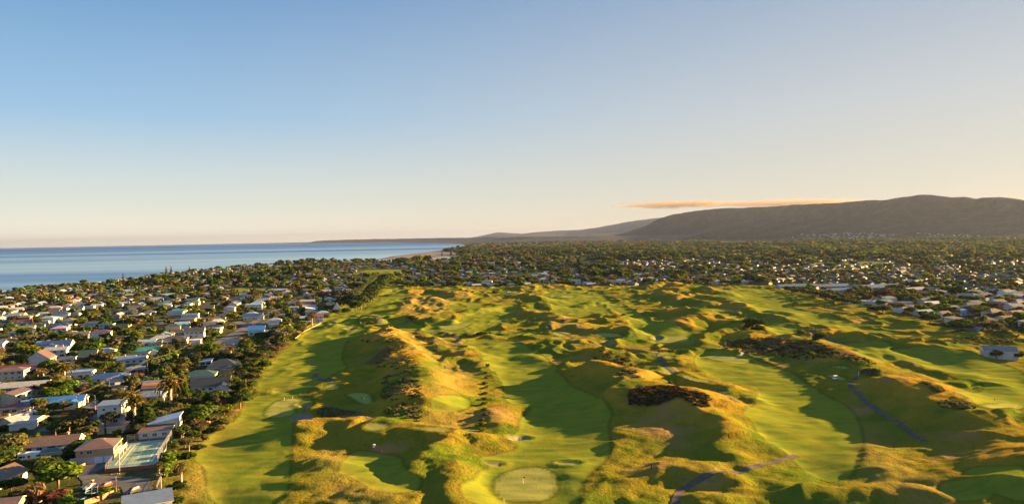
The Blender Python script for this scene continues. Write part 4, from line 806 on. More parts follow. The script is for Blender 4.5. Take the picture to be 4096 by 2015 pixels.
for D_, x, y, px in cand:
    L = random.uniform(10, 16); Wd = random.uniform(7.5, 10)
    if len(HOUSES) < NH and D_ < 1500:
        if (x < 0 and y < 345) or near_road(x, y, 8) or not free(x, y, L*.5, 3) or hides(x, y, 5, 12): continue
        t = 0 if random.random() < .7 else 90
        kd = random.choice(['gable', 'gable', 'gable', 'hip', 'hip', 'flat', 'mono'])
        house(x, y, ANG+math.radians(t+random.uniform(-7, 7)), L, Wd, 2 if random.random() < .22 else 1, kd, random.choice(rk if x < 250 else ['dark grey', 'brown', 'steel grey', 'slate blue', 'olive']), random.choice(wk), wing=(random.uniform(-.3, .3)*L, random.uniform(2, 4), random.uniform(5, 7), random.choice((-1, -1, 1))) if random.random() < .5 and kd in ('gable', 'hip') else None,
              chim=1 if random.random() < .4 and D_ < 600 else 0, detail=2 if D_ < 380 else (1 if D_ < 620 else 0), pitch=random.uniform(.3, .6))
    else:
        if y < 1400 and not free(x, y, L*.5): continue
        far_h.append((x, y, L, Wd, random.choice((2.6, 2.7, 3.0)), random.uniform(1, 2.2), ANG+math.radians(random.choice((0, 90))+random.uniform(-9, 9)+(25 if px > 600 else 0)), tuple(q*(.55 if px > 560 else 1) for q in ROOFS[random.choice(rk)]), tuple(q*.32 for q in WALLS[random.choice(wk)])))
# houses strewn over the foot of the hills
for _ in range(420):
    s = random.choice([(870, 14), (830, 22), (960, 26), (1000, 12)]); px = random.gauss(*s); D_ = np.interp(px, *np.array(ESC_D, float).T)-1500-random.uniform(-330, 300)
    q = ray(px, 240); x = q[0]*D_/q[1]; far_h.append((x, D_, 13, 9, 3, 1.5, random.uniform(0, 3), ROOFS[random.choice(['white', 'pale grey', 'slate blue'])], WALLS['white']))
bpy.context.view_layer.update()
def mass_houses(L_):
    A = np.array([q[:7] for q in L_]); n = len(A); R_ = np.array([q[7] for q in L_]); Wc = np.array([q[8] for q in L_])
    x, y, L, Wd, h, rs, rz = A.T; e = .4
    z = zat(x, y)
    for i in np.where(y > 4300)[0]:
        ok, loc, *_ = ESC_O.ray_cast(Vector((x[i], y[i], 900)), Vector((0, 0, -1))); z[i] = max(loc.z, z[i]) if ok else z[i]
    V = np.stack([np.stack(v, -1) for v in [(-L/2, -Wd/2, 0*h-4), (L/2, -Wd/2, 0*h-4), (L/2, Wd/2, 0*h-4), (-L/2, Wd/2, 0*h-4), (-L/2, -Wd/2, h), (L/2, -Wd/2, h), (L/2, Wd/2, h), (-L/2, Wd/2, h), (-L/2, 0*h, h+rs), (L/2, 0*h, h+rs),
        (-L/2-e, -Wd/2-e, h-.1), (L/2+e, -Wd/2-e, h-.1), (L/2+e, Wd/2+e, h-.1), (-L/2-e, Wd/2+e, h-.1), (-L/2-e, 0*h, h+rs+.25), (L/2+e, 0*h, h+rs+.25)]], 1)
    c, s = np.cos(rz)[:, None], np.sin(rz)[:, None]; P = np.stack([V[..., 0]*c-V[..., 1]*s+x[:, None], V[..., 0]*s+V[..., 1]*c+y[:, None], V[..., 2]+z[:, None]], -1)
    o4 = np.array([(0, 1, 5, 4), (1, 2, 6, 5), (2, 3, 7, 6), (3, 0, 4, 7), (10, 11, 15, 14), (12, 13, 14, 15)]); o3 = np.array([(5, 6, 9), (7, 4, 8)])
    off = np.arange(n)*16; F4 = (off[:, None, None]+o4).reshape(-1, 4); F3 = (off[:, None, None]+o3).reshape(-1, 3)
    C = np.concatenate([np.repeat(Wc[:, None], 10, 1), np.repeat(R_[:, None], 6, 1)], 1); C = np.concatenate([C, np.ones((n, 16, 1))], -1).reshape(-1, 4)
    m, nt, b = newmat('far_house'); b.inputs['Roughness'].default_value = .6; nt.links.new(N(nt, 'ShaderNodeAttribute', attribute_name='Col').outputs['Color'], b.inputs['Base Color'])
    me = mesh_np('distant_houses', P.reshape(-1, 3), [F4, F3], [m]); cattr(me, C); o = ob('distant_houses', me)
    tag(o, 'countless small houses of the town stretching back to the hills', 'houses', kind='stuff')
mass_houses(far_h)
# ================================================================== trees and plants
def leaf_cloud(blobs, n, size, seed, up=.25):
    """n leaf-clump faces spread through the outer shells of the blobs: (x, y, z, rx, ry, rz)"""
    g = np.random.default_rng(seed); B = np.array(blobs, float); wgt = (B[:, 3]*B[:, 4]+B[:, 4]*B[:, 5]+B[:, 3]*B[:, 5]); k = g.choice(len(B), n, p=wgt/wgt.sum())
    d = g.normal(size=(n, 3)); d /= np.linalg.norm(d, axis=1)[:, None]; d[:, 2] = np.where(d[:, 2] < -.55, -d[:, 2], d[:, 2])
    r = g.uniform(.45, 1.0, n)**.45*g.uniform(.92, 1.1, n); P = B[k, :3]+d*B[k, 3:]*r[:, None]
    nn = d+g.normal(size=(n, 3))*.5; nn[:, 2] += up; nn /= np.linalg.norm(nn, axis=1)[:, None]
    t = np.cross(nn, g.normal(size=(n, 3))); t /= np.linalg.norm(t, axis=1)[:, None]; b = np.cross(nn, t); s = size*g.uniform(.55, 1.25, n)[:, None]
    V = np.stack([P-t*s-b*s*.7, P+t*s*.8-b*s, P+t*s+b*s*.75, P-t*s*.7+b*s], 1); V += g.normal(size=V.shape)*s[:, None]*.18
    return V.reshape(-1, 3)
def quads(n): return np.arange(4*n).reshape(n, 4)
def blobs_round(seed, nb, flat=.8, spread=.55, r=(.32, .52)):
    g = np.random.default_rng(seed); out = [(0, 0, .0, .62, .62, .6*flat)]
    for _ in range(nb):
        a = g.uniform(0, 6.28); e = g.uniform(-.45, 1.2); q = g.uniform(*r); out.append((math.cos(a)*math.cos(e)*spread, math.sin(a)*math.cos(e)*spread, math.sin(e)*spread*flat, q, q, q*.82*flat))
    return out
def crown_mesh(name, blobs, n, size, seed): return mesh_np(name, leaf_cloud(blobs, n, size, seed), quads(n), [M['leaf']])
CR = {}
for i in range(4): CR['round', i] = crown_mesh('crown', blobs_round(20+i, 9, .85), 1500, .085, i)
for i in range(4): CR['spread', i] = crown_mesh('crown', blobs_round(40+i, 11, .5, .68, (.25, .42)), 1400, .08, 50+i)
for i in range(3): CR['tall', i] = crown_mesh('crown', [(math.cos(q*2.1)*.3*(1.2-q/9), math.sin(q*2.1)*.3*(1.2-q/9), -.8+q*.2, .5-.03*q, .5-.03*q, .34) for q in range(9)], 1300, .085, 70+i)
for i in range(3): CR['shrub', i] = crown_mesh('shrub', blobs_round(90+i, 6, .75), 420, .14, 90+i)
CR['cone', 0] = crown_mesh('crown', [(0, 0, -.9+q*.2, .3*(1-q/11), .3*(1-q/11), .2) for q in range(10)], 900, .07, 3)
def norfolk():
    b = MB(); g = random.Random(5)
    for k in range(15):
        z = -.85+k*.125; r = .42*(1-k/16)
        for j in range(7):
            a = j*.9+k*.4; p = [(0, 0, z), (math.cos(a)*r*.6, math.sin(a)*r*.6, z-.01), (math.cos(a)*r, math.sin(a)*r, z+.05)]; b.tube(p, [.05, .045, .02], 4)
    return b.mesh('crown', [M['leaf']])
CR['norfolk', 0] = norfolk()
def trunk_mesh(seed, mat, forks=4):
    g = random.Random(seed); b = MB(); b.tube([(0, 0, -.5), (g.uniform(-.02, .02), 0, .2), (g.uniform(-.05, .05), g.uniform(-.05, .05), .55)], [.055, .042, .03], 7)
    for k in range(forks):
        a = k*6.28/forks+g.uniform(-.4, .4); r = g.uniform(.16, .3); b.tube([(0, 0, .3+.05*k), (math.cos(a)*r*.5, math.sin(a)*r*.5, .52), (math.cos(a)*r, math.sin(a)*r, .8)], [.026, .018, .008], 5)
    return b.mesh('trunk', [mat])
TRK = [trunk_mesh(i, M['bark']) for i in range(3)]; TRKP = trunk_mesh(9, M['pale_bark'], 6)
LEAFC = {'dark green': (.04, .066, .02), 'olive': (.088, .09, .034), 'bright green': (.085, .14, .018), 'grey green': (.1, .105, .058), 'brown': (.115, .085, .05), 'mid green': (.064, .1, .024), 'yellow green': (.12, .14, .018), 'dark purple': (.06, .028, .025)}
TREES = []
def tree(x, y, h, w, shape, col, label=None, pale=False, group='trees of the town', z=None, name='tree'):
    z = float(zat(x, y)) if z is None else z; r = empty(name, (x, y, z), random.uniform(0, 6.28))
    c = LEAFC[col]; j = random.uniform(.85, 1.18); ks = [q for q in CR if q[0] == shape]; cb = {'tall': .52, 'cone': .5, 'norfolk': .52, 'spread': .60}.get(shape, .5)
    ob('trunk', TRKP if pale else random.choice(TRK), r, (0, 0, 0), 0, (h*.95, h*.95, h*.95) if not pale else (h, h, h))
    hv = {'tall': .5, 'cone': .5, 'norfolk': .52, 'spread': .55}.get(shape, .46)*h
    ob('crown', CR[random.choice(ks)], r, (0, 0, h*cb), 0, (w/2/.92, w/2/.92, hv), [q*j for q in c])
    TREES.append(dict(o=r, x=x, y=y, h=h, shape=shape, col=col, lab=label, k='tree')); r['category'] = 'tree'; r['group'] = group
    if label: r['label'] = label
    return r
SHRUBS = []
def shrub(x, y, h, w, col, label=None, group='garden shrubs', dz=0.0):
    z = float(zat(x, y)); ks = [q for q in CR if q[0] == 'shrub']; c = LEAFC[col]; j = random.uniform(.85, 1.2)
    o = ob('shrub', CR[random.choice(ks)], None, (x, y, z+h*.38+dz), random.uniform(0, 6.28), (w/2/.85, w/2/.85, h*.72), [q*j for q in c])
    o['category'] = 'shrub'; o['group'] = group; SHRUBS.append(dict(o=o, x=x, y=y, h=h, shape='round', col=col, lab=label, k='shrub'))
    if label: o['label'] = label
    return o
def TR(c, u, v, h, w, shape, col, label=None, **k):
    q = hit(cp(c, [(u, v)]))[0]; OCC.append((q[0], q[1], w*.32)); return tree(q[0], q[1], h, w, shape, col, label, **k)
def SH(c, u, v, h, w, col, label=None, **k):
    q = hit(cp(c, [(u, v)]))[0]; OCC.append((q[0], q[1], w*.4)); return shrub(q[0], q[1], h, w, col, label, **k)
# --- palms
def frond(mat_i=0, L=1.0):
    b = MB(); n = 8; pts = []
    for k in range(n+1):
        t = k/n; pts.append((t*.86*L, 0, .42*math.sin(t*2.1)*L-.62*t*t*t*L))
    V = []
    for k, p in enumerate(pts):
        t = k/n; w = .11*L*math.sin(min(1, t*1.25+.12)*math.pi)**.7+.006; V += [(p[0]+.07*L, w, p[2]-.4*w), (p[0], 0, p[2]), (p[0]+.07*L, -w, p[2]-.4*w)]
    F = []
    for k in range(n): F += [(3*k, 3*k+1, 3*k+4, 3*k+3), (3*k+1, 3*k+2, 3*k+5, 3*k+4)]
    b.add(V, F, mat_i); return b
def palm_crown(n, seed, droop=1.0, L=1.0):
    g = random.Random(seed); out = MB()
    for k in range(n):
        f = frond(0, L*g.uniform(.85, 1.1)); a = k*2.399; e = math.radians(78-k/n*120*droop+g.uniform(-8, 8)); ce, se = math.cos(e), math.sin(e)
        V = []
        for x, y, z in f.v:
            x2, z2 = x*ce-z*se, x*se+z*ce; V.append((x2*math.cos(a)-y*math.sin(a), x2*math.sin(a)+y*math.cos(a), z2))
        out.add(V, f.f)
    return out.mesh('fronds', [M['leaf']])
PC = [palm_crown(46, 1), palm_crown(40, 2)]; CABB = palm_crown(60, 3, 1.35, 1.0)
_b = MB(); _b.tube([(0, 0, -.08), (.004, 0, .3), (0, .005, .66), (0, 0, .8)], [.07, .05, .055, .075], 9); PTR = _b.mesh('trunk', [M['pale_bark']])
def palm(c, u, v, h, R, label, col=(.11, .1, .03), slim=1.0, crown=None, name='palm_tree', cat='palm'):
    q = hit(cp(c, [(u, v)]))[0]; r = empty(name, (q[0], q[1], float(zat(*q))), random.uniform(0, 6)); OCC.append((q[0], q[1], 2.0))
    ob('trunk', PTR, r, (0, 0, 0), 0, (h*slim, h*slim, h)); ob('fronds', crown or random.choice(PC), r, (0, 0, h*.8), 0, R, col); return tag(r, label, cat)
palm('d', 195, 945, 11.5, 6.2, 'big feathery date palm in front of the white house in two blocks'); palm('d', 925, 610, 12, 6.8, 'largest date palm with hanging skirt beside the barrel vaulted house')
palm('e', 1305, 1215, 10.5, 5.2, 'date palm with golden crown behind the wires left of the navy hip roof'); palm('g', 2130, 740, 10, 3.6, 'shaggy palm beside the great black hip roof'); palm('h', 1755, 1010, 9, 4.6, 'dark palm on the fairway edge beside the red roof')
palm('g', 2470, 560, 9, 4, 'palm behind the brick gable at the fairway edge'); palm('d', 1255, 810, 4.5, 1.8, 'little stocky palm on the lawn beside the fenced yard', slim=1.6)
palm('c', 685, 375, 5, 2.6, 'thin palm against the tall cream end wall'); palm('m', 1240, 1010, 9, 4.4, 'palm in mid suburb before the white two storey house')
palm('b', 1640, 935, 7.5, 2.3, 'tall cabbage tree with leafy trunk on the dry bank below the court', (.12, .115, .055), .9, CABB, 'cabbage_tree', 'cabbage tree'); palm('b', 1795, 200, 4.0, 1.4, 'small cabbage tree beside the fairway boundary right of the court', (.1, .1, .05), .7, CABB, 'cabbage_tree', 'cabbage tree')
palm('b', 1195, 740, 4.6, 1.7, 'olive cabbage tree behind the pale power pole', (.09, .085, .03), .7, CABB, 'cabbage_tree', 'cabbage tree'); palm('g', 2110, 1210, 6.5, 2.0, 'round headed cabbage tree right of the dark green hip roof', (.1, .12, .03), .7, CABB, 'cabbage_tree', 'cabbage tree')
# --- trees one can point at
TR('a', 1180, 960, 9.5, 14, 'round', 'bright green', 'huge bright green tree with domed crown beside the cul-de-sac'); TR('a', 900, 760, 7.5, 12, 'round', 'dark green', 'broad dark green tree behind the huge bright green one'); TR('a', 820, 640, 6.5, 7, 'round', 'yellow green', 'golden yellow bushy tree against the white wall at lower left')
TR('a', 170, 300, 9, 12, 'round', 'olive', 'large golden olive tree left of the long brown roof'); TR('a', 230, 990, 4.5, 9, 'round', 'dark green', 'dark glossy tree at the lower left corner'); TR('a', 200, 560, 4.0, 7, 'round', 'olive', 'orange tinged low tree beside the campervan drive')
TR('d', 1620, 850, 8.5, 10, 'round', 'bright green', 'bright leafy green tree above the fenced yard'); TR('d', 1880, 700, 8, 6, 'round', 'brown', 'pinkish brown feathery tree beside the bright leafy one'); TR('d', 2310, 600, 9, 10, 'round', 'dark green', 'dark domed tree standing alone on the fairway edge')
TR('d', 1950, 500, 7, 7, 'round', 'dark green', 'dark tree with reddish top left of the lone domed one'); TR('d', 1420, 470, 6.5, 12, 'round', 'dark green', 'long dark clipped tree mass before the green roofs'); TR('d', 1250, 600, 6, 9, 'spread', 'olive', 'spreading olive tree right of the largest palm'); TR('d', 2000, 760, 6, 7, 'round', 'yellow green', 'yellow green tree leaning over the fairway')
TR('d', 760, 700, 4.8, 9, 'round', 'dark green', 'dark rounded hedge tree above the tilted pale roof'); TR('d', 1020, 690, 5, 7, 'round', 'mid green', 'leafy green hedge tree right above the tilted pale roof'); TR('d', 560, 560, 4.5, 7, 'round', 'olive', 'olive scrubby tree between the two big palms')
TR('c', 2230, 930, 7.5, 7.5, 'round', 'grey green', 'grey green tree before the tall white cube house'); TR('c', 2120, 1120, 7, 2.2, 'cone', 'bright green', 'pointed bright green cypress beside the black roofed garage', name='cypress_tree'); TR('c', 1400, 1100, 6.5, 10, 'spread', 'olive', 'spreading olive tree beside the side street'); TR('c', 1600, 1020, 7, 7, 'round', 'olive', 'golden olive tree joined to the spreading one beside the side street')
TR('c', 1080, 700, 5.5, 6.5, 'round', 'mid green', 'fresh green garden tree below the bright blue roof'); TR('c', 1280, 690, 6.5, 6.5, 'round', 'grey green', 'grey green garden tree below the bright blue roof'); TR('c', 780, 640, 6.5, 9, 'round', 'olive', 'olive garden tree under the wires below the bright blue roof'); TR('c', 1620, 800, 5, 8, 'round', 'dark green', 'dark round tree beside the parked maroon car')
TR('c', 1900, 330, 8, 9, 'round', 'mid green', 'green tree mass left of the street corner pole'); TR('c', 1750, 350, 7, 8, 'spread', 'brown', 'brownish tree behind the curved street lamp'); TR('c', 2110, 340, 6.5, 7, 'round', 'olive', 'orange green bushy tree against the street corner pole')
TR('e', 1030, 930, 9, 11, 'round', 'bright green', 'bright green broad tree before the grey steep gable'); TR('e', 760, 1110, 8, 10, 'spread', 'brown', 'bare pinkish brown tree above the big pale hall'); TR('e', 520, 820, 7, 6, 'tall', 'yellow green', 'bright yellow green tree beside the grey steep gable'); TR('e', 2100, 960, 9, 12, 'round', 'mid green', 'broad green tree above the navy hip roof'); TR('e', 2400, 930, 7, 7, 'round', 'olive', 'olive tree right of the broad green one')
TR('e', 1950, 470, 10, 13, 'round', 'mid green', 'great green domed tree in the near suburb'); TR('e', 1700, 470, 7.5, 8, 'round', 'olive', 'olive tree left of the great green domed one'); TR('e', 590, 370, 8, 12, 'spread', 'grey green', 'wide grey green tree with layered crown at far left'); TR('e', 1290, 150, 7, 8, 'round', 'dark green', 'dark round tree before the pink roof'); TR('e', 2400, 430, 7, 9, 'spread', 'olive', 'spreading olive tree right of the great green domed one'); TR('e', 1700, 800, 6, 8, 'round', 'brown', 'brown bushy tree beneath the timber chalet'); TR('e', 1880, 720, 7, 5, 'round', 'brown', 'pinkish tall bushy tree right of the timber chalet')
TR('g', 1740, 650, 11.5, 13.5, 'round', 'bright green', 'biggest round bright green tree right of the main street'); TR('g', 220, 330, 10, 11, 'round', 'yellow green', 'yellow green round tree above the teal roofed bungalow'); TR('g', 1090, 1050, 7, 11, 'round', 'dark purple', 'purple leaved round tree at the street corner'); TR('g', 860, 720, 8.5, 9, 'tall', 'mid green', 'leaning green tree beside the main street kerb'); TR('g', 530, 950, 9.5, 7, 'tall', 'mid green', 'tall green column of trees beside the street pole'); TR('g', 1100, 520, 7, 8, 'round', 'dark green', 'dark tree behind the sunlit traffic island'); TR('g', 1020, 400, 6.5, 8, 'round', 'olive', 'brown green tree before the cream two storey house'); TR('g', 890, 1080, 6, 6, 'tall', 'olive', 'upright olive tree left of the purple leaved one'); TR('g', 2200, 740, 8, 9, 'round', 'olive', 'olive tree beside the shaggy palm')
TR('g', 1600, 920, 3.5, 16, 'spread', 'olive', 'long hedge of olive trees before the great black hip roof'); TR('g', 2430, 1150, 7, 8, 'round', 'mid green', 'green tree on the fairway edge right of the dark green hip roof'); TR('g', 2300, 960, 6, 6, 'round', 'olive', 'olive tree beside the greenhouse')
TR('D', 310, 690, 13, 22, 'spread', 'grey green', 'great gum tree with pale bare trunks on the fairway edge', pale=True, name='gum_tree'); TR('D', 110, 700, 12, 15, 'round', 'dark green', 'big dark dome of a tree left of the gum tree'); TR('D', 515, 600, 10, 12, 'round', 'olive', 'round olive tree right of the gum tree'); TR('D', 410, 470, 11, 17, 'round', 'olive', 'golden topped broad tree before the grey flat house'); TR('D', 240, 790, 7, 9, 'round', 'brown', 'pinkish brown tree on the fairway edge below the gum tree'); TR('D', 100, 880, 8, 12, 'round', 'olive', 'olive tree on the fairway edge in front of the brick gable'); TR('D', 770, 450, 7, 9, 'round', 'olive', 'olive tree right of the red roof on the fairway edge'); TR('D', 870, 410, 9, 10, 'round', 'mid green', 'green tree before the small white A shaped house'); TR('D', 960, 400, 9, 12, 'round', 'dark green', 'dark tree at the near end of the pine belt')
for u, v, n in [(200, 850, 0), (150, 950, 1), (90, 1010, 2), (50, 1080, 0), (20, 1150, 1), (-20, 1210, 2), (120, 900, 1), (270, 740, 2), (360, 690, 0), (60, 960, 2)]:
    TR('D', u, v, random.uniform(4.5, 7), random.uniform(6, 9), 'round', ['olive', 'mid green', 'yellow green'][n], group='trees along the fairway edge')
for i, (u, v, h, w) in enumerate([(1060, 375, 13, 15), (1110, 345, 15, 17), (1150, 315, 15, 16), (1185, 290, 16, 18), (1215, 262, 16, 18), (1235, 235, 17, 18), (1262, 208, 17, 20), (1285, 180, 17, 20), (1305, 158, 17, 20), (1325, 136, 17, 22), (1345, 116, 17, 22), (1358, 98, 17, 24), (1370, 84, 17, 24), (1020, 340, 12, 16), (1000, 300, 11, 18), (1080, 300, 13, 18)]):
    TR('D', u, v, h*1.2, w*1.15, 'round', 'dark green', None, group='dark belt of tall trees beside the fairway', name='macrocarpa_tree')
for u, v, h, w in [(1420, 105, 9, 17), (1510, 112, 11, 17), (1590, 108, 8, 15), (1700, 105, 9, 22), (2090, 85, 12, 26), (2180, 82, 10, 25), (2280, 60, 12, 22), (2270, 85, 9, 20)]:
    TR('D', u, v, h, w, 'round', 'dark green' if u != 2280 else 'bright green', None, group='trees at the far end of the fairways')
for u, v, h, w, cl in [(50, 75, 13, 20, 'dark green'), (250, 70, 12, 24, 'dark green'), (930, 85, 13, 24, 'mid green'), (1700, 65, 14, 16, 'yellow green'), (1745, 68, 10, 14, 'yellow green'), (2035, 86, 12, 22, 'olive'), (2460, 92, 20, 24, 'dark green'), (1430, 85, 9, 18, 'dark green'), (2540, 85, 14, 20, 'dark green')]:
    TR('E', u, v, h, w, 'round', cl, None, group='trees at the far end of the fairways')
for u, v, h, w, cl in [(260, 165, 8, 12, 'dark green'), (330, 190, 9, 14, 'olive'), (420, 200, 9, 12, 'olive'), (500, 215, 9, 15, 'olive'), (580, 230, 10, 16, 'mid green'), (650, 255, 10, 15, 'olive'), (720, 268, 9, 14, 'mid green'), (800, 280, 8, 13, 'dark green'), (860, 295, 8, 13, 'dark green'), (960, 310, 7, 13, 'mid green'), (1060, 285, 12, 12, 'brown'), (1130, 380, 8, 11, 'dark green'), (1215, 380, 9, 14, 'mid green'), (1350, 350, 9, 17, 'brown'), (1600, 370, 9, 14, 'yellow green'), (1670, 365, 10, 13, 'yellow green'), (1690, 480, 9, 16, 'dark green'), (1900, 400, 9, 15, 'olive'), (2240, 400, 9, 26, 'yellow green'), (1985, 555, 8, 20, 'dark green'), (2090, 520, 8, 15, 'dark green'), (2230, 560, 8, 10, 'brown'), (2330, 560, 7, 12, 'olive'),
                       (1360, 185, 14, 18, 'olive'), (1520, 140, 12, 20, 'dark green'), (890, 195, 9, 10, 'yellow green'), (940, 95, 9, 14, 'mid green'), (1050, 110, 9, 16, 'olive'), (1250, 235, 12, 26, 'brown'), (1490, 265, 11, 20, 'mid green'), (1960, 220, 15, 22, 'dark green'), (2080, 280, 10, 20, 'dark green'), (2290, 350, 9, 15, 'mid green'), (2360, 840, 6, 7, 'brown'), (2574, 850, 6, 8, 'dark green'), (1440, 415, 6, 9, 'brown')]:
    TR('F', u, v, h, w, 'round', cl, None, group='trees along the right edge of the course')
for u, v, h in [(1240, 575, 19)]: TR('m', u, v, h, h*.9, 'norfolk', 'dark green', 'tall tiered Norfolk pine standing above the beachfront roofs', name='norfolk_pine')
for u, v, h, lb in [(1672, 495, 20, 'left of two Norfolk pines side by side on the shore'), (1722, 495, 21, 'right of two Norfolk pines side by side on the shore'), (1905, 480, 17, 'far lone Norfolk pine on the shore')]: TR('m', u, v, h, h*.9, 'norfolk', 'dark green', lb, name='norfolk_pine')
for u, v, h, lb in [(1040, 240, 36, 'tall lone Norfolk pine beside the river mouth'), (946, 254, 22, 'small Norfolk pine on the sandspit dunes'), (1100, 238, 26, 'Norfolk pine right of the tall one at the river mouth')]: TR('k', u, v, h, h*.85, 'norfolk', 'dark green', lb, name='norfolk_pine')
# --- bushes on the course
TR('E', 2540, 530, 8, 13, 'round', 'dark green', 'largest dark tree in the clump on the middle dune'); TR('E', 2545, 580, 6, 12, 'round', 'dark green', 'low dark tree below the largest in the dune clump')
for c, u, v, h, w, cl, lb in [('E', 2460, 480, 4, 11, 'dark green', 'wide dark bush on the middle dune crest'), ('E', 2440, 530, 4, 8, 'dark green', 'dark bush left of the dune clump of trees'), ('F', 580, 645, 4.5, 9, 'dark green', 'lone dark round bush beside the cart path'), ('F', 390, 590, 4, 5, 'olive', 'upright olive bush beside the cart path bend'), ('E', 1260, 920, 2.4, 2, 'olive', 'little bush right of the paired dune trees'), ('E', 1655, 1090, 2.2, 2.2, 'olive', 'tiny bush on the top of the heather dune'), ('E', 1185, 405, 2, 4, 'dark green', 'dark spot of a bush at the dune tip beside the fairway'),
                             ('D', 1210, 490, 3, 7, 'olive', 'dark bush on the low dune beside the left fairway'), ('D', 1620, 440, 4, 8, 'olive', 'bush on the dune beside the far left fairway'), ('D', 2470, 185, 5, 9, 'olive', 'olive bush near the far shelter'), ('D', 2330, 600, 3.4, 8, 'dark green', 'dark bush on the heather mound mid course'), ('F', 535, 770, 2.6, 4, 'yellow green', 'golden bush on the heather ridge'), ('F', 510, 810, 2.4, 4, 'yellow green', 'yellow bush beneath the heather ridge')]: SH(c, u, v, h, w, cl, lb, group='bushes on the golf course')
TR('E', 1200, 900, 5.5, 6, 'round', 'olive', 'golden small tree standing in the dune hollow'); TR('E', 1158, 915, 3.2, 3, 'round', 'olive', 'smaller of the paired trees in the dune hollow')
for k in range(13):
    v = 915-k*0+0; t = k/12.0; p0, p1 = np.array((2390, 930)), np.array((2335, 1560)); u, v = p0+(p1-p0)*t
    SH('D', u+random.uniform(-14, 14), v, random.uniform(.9, 1.5) if k else 2.8, random.uniform(2.6, 3.6), random.choice(['grey green', 'yellow green', 'yellow green', 'bright green']), None, group='hedge row between the range and the middle fairway')
for u, v, h, w in [(1300, 640, 3, 4), (1320, 560, 2.4, 4), (1350, 520, 2.4, 5), (1385, 470, 2.6, 5), (1390, 420, 2.6, 5), (1400, 380, 2.4, 5), (1405, 330, 2.8, 6), (1300, 740, 2, 2.5), (1460, 110, 2.6, 5), (1440, 50, 2, 3)]: SH('b', u, v, h, w, 'bright green' if v > 200 else 'mid green', None, group='clipped bushes along the tennis court fence')
for u, v, h, w, cl in [(1570, 950, 2.2, 6, 'dark green'), (1610, 640, 2.6, 4, 'dark green'), (1780, 330, 2.6, 5, 'dark green'), (1990, 150, 2, 5, 'dark green'), (1010, 1240, 3.2, 12, 'olive'), (1310, 1250, 2.4, 8, 'yellow green'), (1500, 1270, 2.2, 6, 'dark green')]: SH('b', u, v, h, w, cl, None, group='bushes on the bank below the course boundary')
for u, v, h, w, cl in [(1080, 1200, 3.5, 8, 'dark purple'), (480, 1200, 3, 9, 'brown'), (280, 1190, 2.5, 7, 'olive'), (600, 1220, 2.4, 5, 'bright green'), (1320, 1260, 2.2, 6, 'bright green'), (1300, 1080, 2, 4, 'yellow green'), (880, 1120, 1.6, 2.5, 'yellow green'), (2150, 1030, 1.6, 6, 'bright green'), (2280, 1010, 1.2, 3, 'bright green'), (1520, 540, 1.6, 4, 'brown'), (1400, 270, 3, 10, 'dark green'), (1180, 250, 3, 6, 'dark green'), (1100, 400, 2, 5, 'brown'), (1850, 430, .8, 1.4, 'mid green'), (1660, 410, 1.2, 1.8, 'bright green'), (1720, 20, 2.4, 4, 'bright green')]: SH('a', u, v, h, w, cl, None)
for u, v, h, w, cl in [(330, 960, 3, 4.5, 'bright green'), (110, 1110, 2.2, 5, 'brown'), (1165, 1000, 1.6, 2.4, 'mid green'), (1600, 1260, 3, 2.6, 'brown'), (1850, 1080, 3, 6, 'olive'), (1950, 920, 3, 7, 'olive'), (1700, 1090, 2.6, 5, 'mid green'), (1100, 870, 2.4, 4, 'olive'), (2080, 640, 3, 6, 'bright green'), (1960, 860, 2.4, 5, 'yellow green')]: SH('d', u, v, h, w, cl, None)
fl = SH('a', 700, 1235, 6.5, 6.5, 'brown', 'bare brown fan shaped shrub in front of the huge bright tree')
# --- random planting
def plant(n_try, ylo, yhi, dens):
    out = []
    for _ in range(n_try):
        y = math.sqrt(random.uniform(ylo**2, yhi**2)); x = y*random.uniform(-.8, .78)
        if not in_town(x, y, 1.5): continue
        out.append((math.hypot(x, y), x, y))
    return sorted(out)
treec = ['dark green']*6+['olive']*6+['mid green']*6+['bright green']*2+['grey green']*3+['brown']*2+['yellow green']*2
far_t = []; NT, NS = 318, 300
bd = TL[(TL[:, 1] > 225)&(TL[:, 1] < 1000)]; bl = np.r_[0, np.cumsum(np.hypot(*np.diff(bd, axis=0).T))]
for s_ in np.arange(0, bl[-1], 6.2):
    x = np.interp(s_, bl, bd[:, 0])-random.uniform(1.5, 11); y = np.interp(s_, bl, bd[:, 1])+random.uniform(-2, 2)
    if not free(x, y, 1.0): continue
    h = random.uniform(3.6, 6.8)
    if y < 330 and hides(x, y, h, h*1.3): continue
    tree(x, y, h, h*random.uniform(1.1, 1.6), random.choice(('round', 'round', 'spread')), random.choice(['dark green', 'olive', 'olive', 'mid green', 'mid green', 'brown', 'yellow green']), group='trees along the fairway edge'); OCC.append((x, y, 1.4))
for D_, x, y in sorted(plant(7000, 190, 1250, 0)+plant(3800, 190, 520, 0)):
    h = random.choice((2.2, 2.8, 3.6, 4.4, 5.2, 6, 6.8, 7.6, 9)); w = h*random.uniform(1.05, 1.7); cl = random.choice(treec)
    if near_road(x, y, 1.2) or not free(x, y, min(w*.3, 1.2)) or (D_ < 620 and hides(x, y, h, w)): continue
    if h < 4 and D_ < 800:
        if len(SHRUBS) < NS: shrub(x, y, h, w*1.1, cl); OCC.append((x, y, w*.36)); continue
    elif len(TREES) < NT: tree(x, y, h, w, random.choice(('round', 'round', 'spread', 'tall')), cl); OCC.append((x, y, w*.3)); continue
    far_t.append((x, y, h, w, LEAFC[cl])); OCC.append((x, y, w*.36)) if D_ < 700 else None
